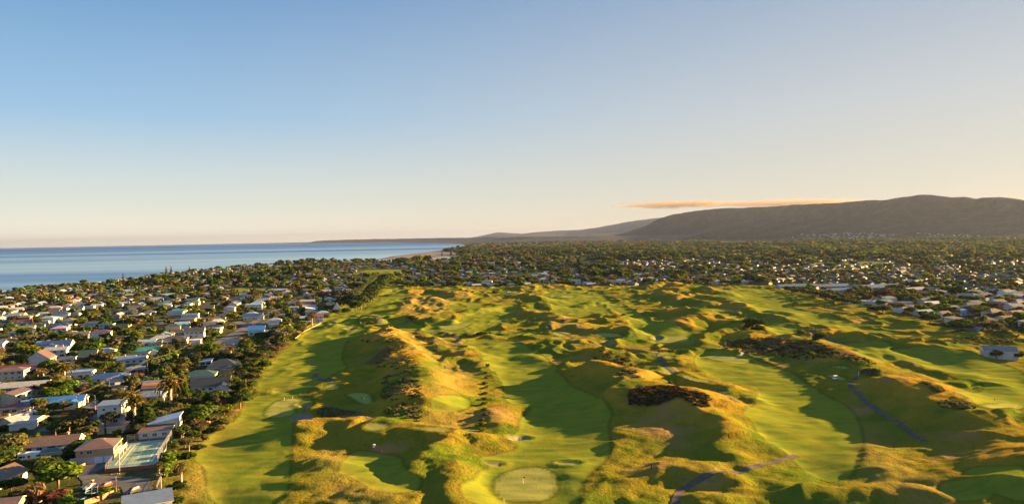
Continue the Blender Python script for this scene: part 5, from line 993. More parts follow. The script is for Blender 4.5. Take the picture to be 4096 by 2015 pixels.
for D_, x, y in plant(21000, 1150, 4600, 0):
    h = random.choice((4, 5, 6, 7, 9, 11)); px, _ = project(x, y)
    if y > 1900 and px > 400: h *= 1.5
    cv = float(vnoise(np.array([x/170.0]), np.array([y/330.0]))[0])
    if cv < .3 and random.random() < .55: continue
    if cv > .62: far_t.append((x, y, h*1.5, h*random.uniform(1.4, 2.4), LEAFC[random.choice(['dark green', 'dark green', 'dark green', 'olive'])])); continue
    far_t.append((x, y, h, h*random.uniform(.9, 1.9), LEAFC[random.choice(treec if px < 560 else ['dark green', 'dark green', 'olive', 'olive', 'mid green', 'yellow green'])]))
for D_, x, y in plant(3600, 3000, 7600, 0):
    px, _ = project(x, y); n = 1
    cv = float(vnoise(np.array([x/420.0]), np.array([y/800.0]))[0])
    if cv < .34: continue
    far_t.append((x, y, random.uniform(9, 17)*(1.5 if cv > .6 else 1), random.uniform(16, 60), LEAFC[random.choice(['dark green', 'dark green', 'olive', 'mid green', 'brown'])]))
for _ in range(1300):                       # groves before the hills
    px = random.uniform(590, 1030); py = random.gauss(250, 3.4) if random.random() < .8 else random.uniform(242, 262); q = at(px, max(py, 243.0)); 
    if not in_town(q[0], q[1], 1): continue
    far_t.append((float(q[0]), float(q[1]), random.uniform(9, 20), random.uniform(12, 34), LEAFC[random.choice(['dark green', 'dark green', 'mid green', 'yellow green', 'olive'])]))
def mass_trees(L_, name, label):
    Vs, Cs = [], []; protos = {}
    for i in range(6): protos['h', i] = leaf_cloud(blobs_round(260+i, 8, .8), 620, .105, 360+i); protos['n', i] = leaf_cloud(blobs_round(200+i, 6, .8), 230, .17, 300+i); protos['m', i] = leaf_cloud(blobs_round(220+i, 4, .8), 80, .27, 320+i); protos['f', i] = leaf_cloud(blobs_round(240+i, 3, .8), 34, .4, 340+i)
    for x, y, h, w, c in L_:
        D_ = y; P = protos['h' if D_ < 480 else 'n' if D_ < 1000 else 'm' if D_ < 2200 else 'f', random.randrange(6)]; a = random.uniform(0, 6.28); ca_, sa_ = math.cos(a), math.sin(a)
        X = np.stack([(P[:, 0]*ca_-P[:, 1]*sa_)*w*.55+x, (P[:, 0]*sa_+P[:, 1]*ca_)*w*.55+y, P[:, 2]*h*.6+h*.45], -1); Vs.append(X); Cs.append(np.tile(np.array([*[q*random.uniform(.8, 1.2) for q in c], 1.0]), (len(P), 1)))
    zz = zat(np.array([q[0] for q in L_]), np.array([q[1] for q in L_]))
    for i, v in enumerate(Vs): v[:, 2] += zz[i]
    V = np.concatenate(Vs); me = mesh_np(name, V, quads(len(V)//4), [M['leaf_far']]); cattr(me, np.concatenate(Cs)); tag(ob(name, me), label, 'trees', kind='stuff')
mass_trees(far_t, 'distant_trees', 'mass of garden and street trees across the town back to the hills')
# --- scrub on the dunes and the long grass of the rough, which nobody could count
def scatter(name, label, cat, pts, cols, hs, n, size):
    Vs, Cs = [], []; pr = [leaf_cloud(blobs_round(400+i, 3, .7), n, size, 410+i) for i in range(5)]
    P = np.array(pts); zz = zat(P[:, 0], P[:, 1])
    for (x, y), c, h, z in zip(pts, cols, hs, zz):
        q = pr[random.randrange(5)]; w = h*random.uniform(.8, 1.5); a = random.uniform(0, 6.28); ca_, sa_ = math.cos(a), math.sin(a)
        Vs.append(np.stack([(q[:, 0]*ca_-q[:, 1]*sa_)*w+x, (q[:, 0]*sa_+q[:, 1]*ca_)*w+y, q[:, 2]*h*.6+h*.25+z], -1)); Cs.append(np.tile(np.array([*c, 1.0]), (len(q), 1)))
    V = np.concatenate(Vs); me = mesh_np(name, V, quads(len(V)//4), [M['leaf_far']]); cattr(me, np.concatenate(Cs)); tag(ob(name, me), label, cat, kind='stuff')
def inside(polysL, n, jit=0):
    out = []
    for P, k in zip(polysL, n):
        lo, hi = P.min(0), P.max(0); c = 0; tries = 0
        while c < k and tries < k*12:
            tries += 1; q = lo+(hi-lo)*RNG.random(2)
            if poly_sdf(P, q[:1], q[1:], 30)[0] > jit: out.append(q); c += 1
    return out
GORSE = [hit(p) for p in [pix('D', [(1330, 500), (1500, 520), (1450, 620), (1560, 690), (1640, 820), (1720, 900), (1740, 1060), (1740, 1267), (1290, 1267), (1320, 1050), (1480, 950), (1300, 940), (1200, 930), (1380, 800), (1340, 700), (1100, 690), (1080, 650), (1330, 620)]), pix('A', [(1310, 0), (1700, 0), (1780, 300), (1720, 450), (1330, 380), (1320, 240)]),
    pix('E', [(860, 800), (1040, 760), (1180, 850), (950, 870)]), pix('E', [(1100, 940), (1340, 960), (1370, 1060), (1100, 1000)]), pix('F', [(-380, 640), (0, 630), (300, 640), (620, 690), (900, 790), (1180, 900), (1100, 930), (700, 830), (0, 800), (-200, 780)]), pix('F', [(980, 950), (1210, 950), (1200, 1010), (990, 1015)]), pix('C', [(1560, 10), (1780, 80), (1880, 140), (1740, 150)]), pix('C', [(1740, 230), (2000, 220), (2220, 290), (2100, 320), (1780, 300)]), pix('A', [(640, 300), (860, 290), (1130, 370), (850, 390), (640, 370)]),
    pix('B', [(1190, 130), (1400, 80), (1650, 75), (1850, 120), (2090, 215), (2040, 310), (1900, 280), (1700, 200), (1500, 290), (1230, 285)]), pix('F', [(1700, 660), (2000, 620), (2300, 580), (2600, 570), (2600, 680), (2300, 700), (2000, 690)]), pix('E', [(2150, 640), (2574, 640), (2574, 760), (2450, 800), (2200, 740)]), pix('D', [(1630, 555), (1720, 590), (1900, 700), (1960, 800), (1920, 830), (1780, 680), (1640, 600)]), pix('E', [(1430, 720), (1700, 750), (1800, 780), (1500, 770)])]]
g_n = [330, 190, 60, 70, 520, 90, 130, 130, 140, 480, 260, 200, 90, 40]
gp = inside(GORSE, g_n)
gc = [tuple(1.4*q for q in LEAFC[random.choice(['olive', 'olive', 'olive', 'mid green', 'brown', 'grey green', 'grey green'])]) for _ in gp]
heath = len(gp)
for i, (x, y) in enumerate(gp):
    if poly_sdf(GORSE[9], np.array([x]), np.array([y]), 5)[0] > 0 or (poly_sdf(GORSE[4], np.array([x]), np.array([y]), 5)[0] > 0 and random.random() < .55): gc[i] = random.choice([(.07, .05, .026), (.09, .066, .034), (.06, .058, .024), (.05, .035, .02)])
scatter('scrub', 'low gorse and heather scrub covering the dune ridges', 'scrub', [tuple(q) for q in gp], gc, [random.uniform(.45, 1.3) for _ in gp], 34, .34)
# ================================================================== tennis court, street and yard things
def gz(q): return float(zat(q[0], q[1]))
def G1(c, u, v): return hit(cp(c, [(u, v)]))[0]
asph = MB(); P_ = CUL; asph.add([(p[0], p[1], gz(p)+.1) for p in P_], [tuple(range(len(P_)))]); struct(asph.ob('road', M['asphalt']))
cc = COURT.mean(0); CZ = gz(cc)+1.0; court = empty('tennis_court', (cc[0], cc[1], CZ), ANG+math.radians(.8))
M['court'] = plain('court', (.2, .3, .2), .9, nscale=.7, namt=.12); M['court_edge'] = plain('court_edge', (.13, .22, .2), .9, nscale=.7, namt=.12)
MB().box(-7.4, -15.5, -2, 7.4, 15.5, 0).ob('surface', M['court_edge'], court)
MB().box(-5.9, -12.5, .0, 5.9, 12.5, .02).ob('playing_area', M['court'], court)
b = MB(); t_ = .07
for x in (-5.48, -4.11, 4.11, 5.48): b.box(x-t_, -11.88, .021, x+t_, 11.88, .035)
for y in (-11.88, 11.88): b.box(-5.4, y-t_, .036, 5.4, y+t_, .045)
for y in (-6.4, 6.4): b.box(-4.04, y-t_, .036, 4.04, y+t_, .045)
b.box(-t_, -6.3, .021, t_, 6.3, .035); b.ob('lines', M['white'], court)
for s in (-6.3, 6.3): MB().box(s-.06, -.06, 0, s+.06, .06, 1.1).ob('net_post', M['white'], court)
tag(court, 'pale green tennis court with white lines on a raised terrace', 'tennis court')
def chain_fence(name, pts, h, label, cat='fence', wire=.22, group=None):
    r = empty(name, pts[0]); o_ = Vector(pts[0]); w, p = MB(), MB()
    for a, c in zip(pts[:-1], pts[1:]):
        a, c = Vector(a)-o_, Vector(c)-o_; L = (c-a).length; n = int(L/2.6)+1; d = (c-a)/L
        for k in range(n+1): q = a+(c-a)*k/n; p.tube([q, q+Vector((0, 0, h))], .05, 5)
        for z in (.1, h*.5, h): w.tube([a+Vector((0, 0, z)), c+Vector((0, 0, z))], .025, 4)
        for k in range(int(L/wire)): q = a+d*k*wire; w.tube([q, q+Vector((0, 0, h))], .012, 3, cap=False)
        for k in range(int(h/wire)): w.tube([a+Vector((0, 0, k*wire)), c+Vector((0, 0, k*wire))], .012, 3, cap=False)
    p.ob('posts_row', M['metal'], r)['kind'] = 'stuff'; w.ob('wire_mesh', M['metal'], r); return tag(r, label, cat, group)
cm = court.matrix_basis if False else Matrix.Translation((cc[0], cc[1], CZ))@Matrix.Rotation(ANG+math.radians(.8), 4, 'Z')
W_ = lambda x, y, z=0: tuple(cm@Vector((x, y, z)))
chain_fence('chain_link_fence', [W_(7.5, -13), W_(7.5, 15.6)], 3.4, 'tall wire mesh fence along the right side of the tennis court'); chain_fence('chain_link_fence', [W_(-7.5, 15.7), W_(7.3, 15.7)], 3.0, 'wire mesh fence along the far end of the tennis court', wire=.3); chain_fence('chain_link_fence', [W_(-7.5, -15.4), W_(-7.5, -7)], 1.6, 'low wire fence at the near left corner of the tennis court', wire=.3)
def wall_run(name, pts, h, t, mat, label, cat='wall', base=-.4, slats=0):
    b = MB(); o_ = Vector(pts[0])
    for a, c in zip(pts[:-1], pts[1:]):
        a, c = Vector(a)-o_, Vector(c)-o_; d = (c-a); d.z = 0; d.normalize(); n = Vector((-d.y, d.x, 0))*t/2
        zs = [(base, h)] if not slats else [(.08+k*h/slats, .08+(k+.82)*h/slats) for k in range(slats)]
        for z0, z1 in zs:
            b.add([a-n+Vector((0, 0, z0)), c-n+Vector((0, 0, z0)), c+n+Vector((0, 0, z0)), a+n+Vector((0, 0, z0)), a-n+Vector((0, 0, z1)), c-n+Vector((0, 0, z1)), c+n+Vector((0, 0, z1)), a+n+Vector((0, 0, z1))], [(0, 3, 2, 1), (4, 5, 6, 7), (0, 1, 5, 4), (1, 2, 6, 5), (2, 3, 7, 6), (3, 0, 4, 7)])
        if slats:
            L = (c-a).length
            for k in range(int(L/2)+1): q = a+(c-a)*(k/(int(L/2) or 1))-n*1.6; b.box(q.x-.06, q.y-.06, q.z-.3, q.x+.06, q.y+.06, q.z+h+.15)
    o = b.ob(name, mat, None, pts[0]); return tag(o, label, cat)
def on(c, pts): return [(q[0], q[1], gz(q)) for q in hit(cp(c, pts))]
wall_run('brick_wall', [W_(-7.6, -15.7, -2), W_(7.9, -16.6, -2), W_(9.6, -18.6, -2)], 2.3, .3, M['brick'], 'dark red brick retaining wall below the tennis court')
wall_run('brick_wall', [W_(7.9, -15.8, -1), W_(7.9, -13.2, -1)], 1.8, .3, M['block'], 'sunlit end pier of the court wall')
TERRA = plain('terracotta_block', (.42, .2, .12), .85, nscale=2)
wall_run('garden_wall', on('a', [(1430, 600), (1560, 560), (1690, 500), (1740, 470)]), .9, .25, TERRA, 'low sunlit terracotta wall curving beside the brick house drive')
wall_run('timber_fence', on('a', [(2290, 1075), (2030, 1180), (1700, 1290)]), 1.5, .1, plain('cedar', (.36, .17, .09), .8, nscale=2), 'orange timber fence in front of the trampoline lawn', 'fence')
wall_run('timber_fence', on('a', [(1180, 1075), (1380, 1030)]), 1.0, .1, M['timber'], 'short timber fence under the huge bright green tree', 'fence'); wall_run('timber_fence', on('a', [(660, 1270), (850, 1215)]), 1.2, .1, M['timber'], 'short orange lit fence at the foot of the fan shaped shrub', 'fence')
for pts, lb in [([(985, 1110), (1165, 1110), (1165, 1190), (1375, 1090), (1370, 1050), (1180, 1040)], 'slatted timber yard fence nearest the tennis court'), ([(1350, 930), (1620, 950), (1750, 890), (1745, 850), (1450, 860), (1350, 930)], 'slatted timber yard fence at the fairway edge')]: wall_run('timber_fence', on('d', pts), 1.5, .08, M['timber'], lb, 'fence', slats=6)
wall_run('timber_fence', on('D', [(455, 640), (560, 560), (640, 520), (720, 482)]), .9, .1, M['timber'], 'pale boundary fence along the far left fairway edge', 'fence', slats=5)
wall_run('timber_fence', on('c', [(690, 935), (820, 890)]), 1.5, .12, TERRA, 'orange side gate beside the flat roofed white garage', 'gate'); wall_run('timber_fence', on('c', [(1770, 990), (1860, 970)]), 1.6, .1, M['timber'], 'golden timber screen left of the black roofed garage', 'fence'); wall_run('garden_wall', on('g', [(630, 880), (740, 830)]), 1.3, .2, M['block'], 'sunlit pale garden wall left of the main street', 'wall'); wall_run('garden_wall', on('c', [(2310, 130), (2480, 110), (2574, 75)]), 1.2, .2, M['block'], 'pale block wall before the navy hip roofed house', 'wall')
chain_fence('wire_fence', [(q[0], q[1], gz(q)) for q in hit(cp('b', [(1110, 1100), (1160, 900), (1240, 720)]))], 1.2, 'low wire fence where the cul-de-sac meets the course', wire=.4)
# ---- poles, lamps and cables
TOPS = {}
def pole(key, c, ub, vb, ut, vt, label, arms=1, r=.14, mat=None, lamp=None, ang=ANG, cat='power pole', name='power_pole', group=None):
    q = G1(c, ub, vb); z = gz(q); s = CROPS[c][2]; h = (vb-vt)/s*q[1]/FPX; root = empty(name, (q[0], q[1], z), ang)
    MB().tube([(0, 0, -.5), (0, 0, h)], [r, r*.72], 8).ob('pole', mat or M['bark'], root)
    for k in range(arms): MB().box(-1.15, -.08, h-.45-k*.7, 1.15, .08, h-.28-k*.7).ob('crossarm', M['timber'], root)
    if arms:
        for k in (-1, -.5, .5, 1): MB().tube([(k, 0, h-.28), (k, 0, h-.08)], .06, 6).ob('insulator', M['white'], root)
    if lamp: 
        b = MB(); b.tube([(0, 0, h-.1), (lamp*.35, 0, h+.35), (lamp, 0, h+.45)], .05, 6); b.ob('lamp_arm', M['metal'], root); MB().box(lamp-.1, -.14, h+.36, lamp+.6*(1 if lamp > 0 else -1), .14, h+.5).ob('lamp_head', M['metal'], root)
    OCC.append((q[0], q[1], 1)); TOPS[key] = Vector((q[0], q[1], z+h-.1)); return tag(root, label, cat, group)
PW = M['pale_bark']; CON = M['concrete']
pole('a1', 'a', 2340, 1100, 2300, 640, 'wooden power pole with crossarm beside the red car'); pole('a4', 'a', 945, 590, 900, 300, 'power pole with two crossarms rising behind the golden bushy tree', 2)
pole('b2', 'b', 395, 625, 355, 300, 'slim pale lamp pole before the tennis court wall', 0, .11, CON, cat='lamp pole', name='lamp_pole'); pole('b3', 'b', 1235, 1135, 1185, 665, 'thick pale concrete pole at the edge of the course bank', 1, .17, CON)
pole('c5', 'c', 545, 800, 515, 600, 'power pole standing before the cream house with pale grey roof', 1); pole('c6', 'c', 1540, 660, 1500, 310, 'power pole before the cream end of the bright blue roof', 1); pole('c7', 'c', 2205, 330, 2175, 0, 'tall power pole on the street corner above the bushes', 1)
pole('c13', 'c', 1920, 690, 1870, 345, 'curved street lamp beside the maroon car', 0, .09, CON, lamp=-2.2, cat='street lamp', name='street_lamp'); pole('c14', 'c', 1962, 600, 1935, 445, 'short stout power pole right of the curved street lamp', 1); pole('c15', 'c', 2512, 385, 2495, 160, 'pale power pole beside the blue car', 1, mat=PW)
pole('g8', 'g', 455, 995, 430, 680, 'power pole in front of the tall green column of trees', 1); pole('g9', 'g', 900, 765, 890, 470, 'power pole by the leaning tree on the main street', 0); pole('g10', 'g', 1070, 835, 1040, 600, 'lamp pole with round orange lit head on the main street', 0, .1, CON, cat='street lamp', name='street_lamp')
b = MB(); 
for k in range(6): z0, z1 = -.55+k*.18, -.55+(k+1)*.18; b.tube([(0, 0, z0), (0, 0, z1)], [.6*math.sqrt(max(0.02, 1-(z0/.56)**2)), .6*math.sqrt(max(.02, 1-(z1/.56)**2))], 10)
gl = b.ob('lamp_globe', plain('amber', (.7, .34, .03), .5)); gl.parent = [o for o in S.objects if o.get('label', '').startswith('lamp pole with round')][0]; gl.location = (-.1, 0, TOPS['g10'].z-gl.parent.location.z+.4)
pole('g11', 'g', 728, 1005, 720, 860, 'short white pole with white crossarm beside the main street', 1, mat=CON); pole('g12', 'g', 420, 1180, 400, 1020, 'brown pole with lamp arm at the street corner', 1, lamp=-1.8); pole('g16', 'g', 1305, 765, 1280, 570, 'slim pole on the sunlit traffic island', 0, .09, CON, lamp=.9, cat='street lamp', name='street_lamp'); pole('g17', 'g', 1515, 590, 1510, 480, 'little white pole by the biggest round tree', 0, .08, CON, cat='lamp pole', name='lamp_pole'); pole('g20', 'g', 1550, 360, 1545, 190, 'power pole before the tall white house with dark grey gable', 1)
pole('h1', 'h', 220, 1115, 213, 940, 'power pole on the sunlit grass left of the sky blue roof', 1); pole('h2', 'h', 560, 1062, 553, 880, 'left of two poles side by side above the sky blue roof', 1); pole('h3', 'h', 605, 1062, 582, 890, 'right of two poles side by side above the sky blue roof', 0, .1); pole('h4', 'h', 955, 1015, 946, 888, 'pale pole at the back street kerb', 0, .1, PW, name='lamp_pole', cat='lamp pole'); pole('h5', 'h', 876, 865, 870, 700, 'power pole right of the long navy gable roof', 1); pole('h6', 'h', 1425, 755, 1415, 560, 'power pole before the white two storey flat roofed house', 1); pole('h7', 'h', 1628, 715, 1620, 560, 'power pole left of the teal walled house', 1); pole('h8', 'h', 2197, 672, 2190, 545, 'power pole behind the small white steep house', 1); pole('h9', 'h', 1155, 755, 1150, 648, 'power pole between navy roof and white flat house', 1); pole('h10', 'h', 2352, 640, 2346, 535, 'pole in dark trees left of the far street lamp', 0, .1)
pole('h11', 'h', 2425, 640, 2415, 545, 'far street lamp standing before the pine belt', 0, .08, CON, lamp=-1.6, cat='street lamp', name='street_lamp'); pole('g21', 'g', 1797, 215, 1790, 50, 'power pole among the trees above the main street', 1)
def cable(keys, label, n=3, spread=.7):
    b = MB(); L = [TOPS[k] if isinstance(k, str) else Vector(k) for k in keys]; o_ = L[0].copy()
    for p, q in zip(L[:-1], L[1:]):
        sd = Vector((-(q-p).y, (q-p).x, 0)).normalized()
        for k in range(n):
            e = sd*(k-(n-1)/2)*spread; sag = (q-p).length*.022; b.tube([p+e+(q-p)*t-Vector((0, 0, 4*sag*t*(1-t)))-o_ for t in np.linspace(0, 1, 11)], .016, 4, cap=False)
    return tag(b.ob('power_cable', M['wire'], None, o_), label, 'cable')
pL = at(-40, 425, 9); cable([(pL[0], pL[1], 9), 'c5', 'c6', 'c7', 'g8', 'g20'], 'sagging power cables running from the left edge along the side street to the main street'); cable(['g21', 'h1'], 'power cables across the sunlit grass above the main street', 2); cable(['h5', 'h9', 'h6', 'h7', 'h8'], 'power cables running from the navy roof to the pine belt', 2)
# ---- vehicles
def car(x, y, rz, col, label, L=4.3, kind='hatch'):
    r = empty('parked_car', (x, y, gz((x, y))+.1), rz); w = .86; s = L/4.3
    prof = {'hatch': [(-2.1, .35), (-2.12, .75), (-2.0, .95), (-.9, .98), (.95, .95), (1.95, .8), (2.12, .6), (2.12, .35)], 'suv': [(-2.1, .4), (-2.12, .95), (-2.0, 1.05), (-.9, 1.07), (.9, 1.05), (1.95, .92), (2.12, .7), (2.12, .4)]}[kind]; top = {'hatch': [(-1.95, .96), (-1.5, 1.42), (.1, 1.46), (.95, .95)], 'suv': [(-1.98, 1.05), (-1.75, 1.68), (.2, 1.7), (.95, 1.04)]}[kind]
    def sec(P, wy, ins=0): 
        n = len(P); V = [(p[0]*s, -wy+ins*(p[1]-.9), p[1]) for p in P]+[(p[0]*s, wy-ins*(p[1]-.9), p[1]) for p in P]; return V, [tuple(range(n)), tuple(range(2*n-1, n-1, -1))]+[((i+1) % n, i, n+i, n+(i+1) % n) for i in range(n)]
    b = MB(); b.add(*sec(prof, w)); T = sec([top[0], top[1], top[2], top[3]], w-.06, .28); b.add(*T)
    b.ob('body', M['paint'], r, color=col); g = MB()
    for sg in (-1, 1):
        for a, c in ((-1.55, -.75), (-.68, .1)):
            z0, z1 = top[0][1]+.04, top[1][1]-.1; yo = lambda z: sg*(w-.06-.28*(z-.9)+.012); g.add([(a*s, yo(z0), z0), (c*s, yo(z0), z0), (c*s, yo(z1), z1), (a*s, yo(z1), z1)], [(0, 1, 2, 3)])
    def slope(p, q, k): g.add([(p[0]*s+k, -w+.16, p[1]+.03), (p[0]*s+k, w-.16, p[1]+.03), (q[0]*s+k, w-.27, q[1]-.03), (q[0]*s+k, -w+.27, q[1]-.03)], [(0, 1, 2, 3)])
    slope(top[3], top[2], .02); slope(top[0], top[1], -.02); g.ob('window', M['glass'], r)
    for a in (-1.3, 1.32):
        for sg in (-1, 1):
            MB().tube([(a*s, sg*(w-.2), .34), (a*s, sg*(w+.02), .34)], .34, 12).ob('wheel', M['rubber'], r)
    for sg in (-1, 1): MB().box(2.08*s, sg*.6-.18, .6, 2.13*s+.01, sg*.6+.18, .74).ob('headlight', M['white'], r); MB().box(-2.13*s, sg*.68-.12, .7, -2.1*s, sg*.68+.12, .9).ob('tail_light', M['red'], r)
    OCC.append((x, y, 2.2)); return tag(r, label, 'car', 'cars parked around the town')
def CA(c, u, v, rz, col, label, **k): q = G1(c, u, v); return car(q[0], q[1], math.radians(rz), col, label, **k)
CA('a', 1825, 960, 250, (.62, .63, .65), 'silver white hatchback beside the red car'); CA('a', 2110, 945, 250, (.5, .02, .015), 'bright red hatchback in the cul-de-sac'); CA('b', 650, 1050, 250, (.03, .03, .032), 'black estate car at the foot of the cul-de-sac', kind='suv', L=4.6); CA('c', 1835, 670, 200, (.2, .02, .06), 'maroon car by the curved street lamp'); CA('d', 545, 835, 195, (.5, .55, .6), 'pale hatchback under the date palm'); CA('g', 805, 830, 60, (.65, .66, .66), 'white car in the drive beside the main street'); CA('c', 2505, 460, 40, (.12, .35, .55), 'light blue car on the side street', kind='suv'); CA('g', 2030, 530, 200, (.62, .64, .66), 'white car behind the great black hip roof', kind='suv'); CA('g', 1505, 605, 40, (.45, .55, .65), 'pale blue car at the far kerb of the main street'); CA('e', 690, 500, 20, (.6, .62, .64), 'white car on the lawn left of the navy roofed house'); CA('c', 1120, 1010, 30, (.6, .63, .66), 'white car half hidden by the spreading olive tree'); CA('g', 1490, 385, 20, (.3, .33, .38), 'grey car under the deck of the white studio house'); CA('g', 170, 1030, 40, (.5, .55, .6), 'silver car in front of the low tan house')
q = G1('a', 560, 425); mh = empty('motorhome', (q[0], q[1]+1.1, gz(q)+.1), ANG+math.radians(2))
b = MB(); b.xprism([(-3.4, .5), (2.0, .5), (2.0, 2.0), (3.1, 2.35), (3.05, 2.95), (2.6, 3.05), (-3.4, 3.05)], -1.1, 1.1); b.v = [(p[1], p[0], p[2]) for p in b.v]; b.f = [tuple(reversed(f)) for f in b.f]; b.ob('body', M['white'], mh)
b = MB(); b.xprism([(2.0, .45), (3.55, .45), (3.6, 1.1), (2.95, 1.3), (2.5, 2.1), (2.0, 2.1)], -.98, .98); b.v = [(p[1], p[0], p[2]) for p in b.v]; b.f = [tuple(reversed(f)) for f in b.f]; b.ob('cab', M['white'], mh)
MB().add([(2.98, -.85, 1.33), (2.98, .85, 1.33), (2.56, .85, 2.05), (2.56, -.85, 2.05)], [(0, 1, 2, 3)]).ob('windscreen', M['glass'], mh)
for a, c in ((-3.0, -1.9), (-1.7, -1.2), (-.4, .4), (2.15, 2.75)): MB().box(a, -1.12 if a < 2 else -1.0, 1.5, c, -1.10 if a < 2 else -.975, 2.15).ob('window', M['glass'], mh)
for a in (-2.2, 2.6):
    for sg in (-1, 1): MB().tube([(a, sg*.75, .36), (a, sg*1.0, .36)], .36, 12).ob('wheel', M['rubber'], mh)
MB().box(-2.6, -.8, 3.055, -1.2, .8, 3.12).ob('solar_panel', M['glass'], mh)
tag(mh, 'white campervan parked before the long brown roofed house', 'campervan')
q = G1('c', 510, 560); cv = empty('caravan', (q[0], q[1]+1, gz(q)), ANG+math.radians(14)); b = MB(); b.xprism([(-1.05, .45), (1.05, .45), (1.05, 2.3), (.8, 2.6), (-.8, 2.6), (-1.05, 2.3)], -2.3, 2.3); b.ob('body', M['white'], cv); MB().box(-1.4, -1.07, 1.4, 1.4, -1.052, 2.0).ob('window', M['glass'], cv)
for sg in (-1, 1): MB().tube([(0, sg*.85, .32), (0, sg*1.06, .32)], .32, 10).ob('wheel', M['rubber'], cv)
tag(cv, 'white caravan beside the two storey cream weatherboard house', 'caravan')
# ---- yard things
q = G1('a', 1850, 1075); tr = empty('trampoline', (q[0], q[1], gz(q)))
b = MB(); ring = [(1.75*math.cos(a), 1.75*math.sin(a), .85) for a in np.linspace(0, 2*math.pi, 25)]; b.tube(ring, .07, 6); b.ob('frame', plain('teal_pad', (.25, .5, .45), .6), tr); MB().prism([(1.62*math.cos(a), 1.62*math.sin(a)) for a in np.linspace(0, 2*math.pi, 24, endpoint=False)], .8, .83).ob('mat', M['rubber'], tr)
for k in range(6): a = k*math.pi/3; MB().tube([(1.75*math.cos(a), 1.75*math.sin(a), -.1), (1.75*math.cos(a), 1.75*math.sin(a), 2.4)], .035, 5).ob('pole', M['metal'], tr)
b = MB(); b.tube([(1.75*math.cos(a), 1.75*math.sin(a), 2.4) for a in np.linspace(0, 2*math.pi, 25)], .03, 5); b.ob('top_ring', M['metal'], tr); MB().box(-.9, -4.2, -.02, -.2, -2.0, .12).ob('ramp', plain('teal_ramp', (.2, .45, .42), .6), tr); tag(tr, 'round trampoline with teal rim and ramp on the lawn', 'trampoline')
q = G1('a', 1858, 850); bn = empty('wheelie_bin', (q[0], q[1], gz(q))); MB().add([(-.25, -.3, .05), (.25, -.3, .05), (.25, .3, .05), (-.25, .3, .05), (-.32, -.38, 1.0), (.32, -.38, 1.0), (.32, .38, 1.0), (-.32, .38, 1.0)], [(0, 3, 2, 1), (4, 5, 6, 7), (0, 1, 5, 4), (1, 2, 6, 5), (2, 3, 7, 6), (3, 0, 4, 7)]).ob('body', M['red'], bn); MB().box(-.35, -.42, 1.0, .35, .42, 1.12).ob('lid', plain('lime', (.3, .55, .05), .5), bn)
for sg in (-.24, .24): MB().tube([(sg-.03, .34, .12), (sg+.03, .34, .12)], .12, 8).ob('wheel', M['rubber'], bn)
tag(bn, 'red wheelie bin with lime lid behind the silver white hatchback', 'bin')
q = G1('g', 2325, 860); gh = empty('greenhouse', (q[0], q[1]+1, gz(q)), ANG+.2); b, g = MB(), MB(); fr = [(-1.5, 0), (-1.5, 1.7), (-.9, 2.4), (0, 2.65), (.9, 2.4), (1.5, 1.7), (1.5, 0)]
for x in (-2.2, -.75, .75, 2.2): b.tube([(x, p[0], p[1]) for p in fr], .06, 5)
for p in fr[1:-1]: b.tube([(-2.2, *p), (2.2, *p)], .05, 5)
b.ob('frame', M['white'], gh); gm_ = plain('pane', (.25, .3, .33), .15)
for a, c in zip(fr[:-1], fr[1:]): g.add([(-2.2, a[0]*.98, a[1]), (2.2, a[0]*.98, a[1]), (2.2, c[0]*.98, c[1]), (-2.2, c[0]*.98, c[1])], [(0, 1, 2, 3)])
g.ob('pane', gm_, gh); tag(gh, 'white framed arched greenhouse beside the great black hip roof', 'greenhouse')
q = G1('c', 1300, 730); kb = MB(); kb.tube([(-2, 0, .3), (-1.2, 0, .38), (0, 0, .4), (1.2, 0, .38), (2, 0, .3)], [.04, .3, .38, .3, .04], 8); tag(kb.ob('kayak', plain('orange', (.6, .12, .05), .5), None, (q[0], q[1], gz(q)), .6, smooth=True), 'orange kayak lying on the side street verge', 'kayak')
q = G1('g', 100, 385); b = MB(); b.tube([(0, 0, 0), (0, 0, 2.3)], 1.7, 16); b.tube([(0, 0, 2.3), (0, 0, 2.9)], [1.75, .2], 16); tag(b.ob('water_tank', plain('tank', (.02, .14, .08), .5), None, (q[0], q[1], gz(q))), 'dark green round water tank left of the pale blue roof', 'tank')
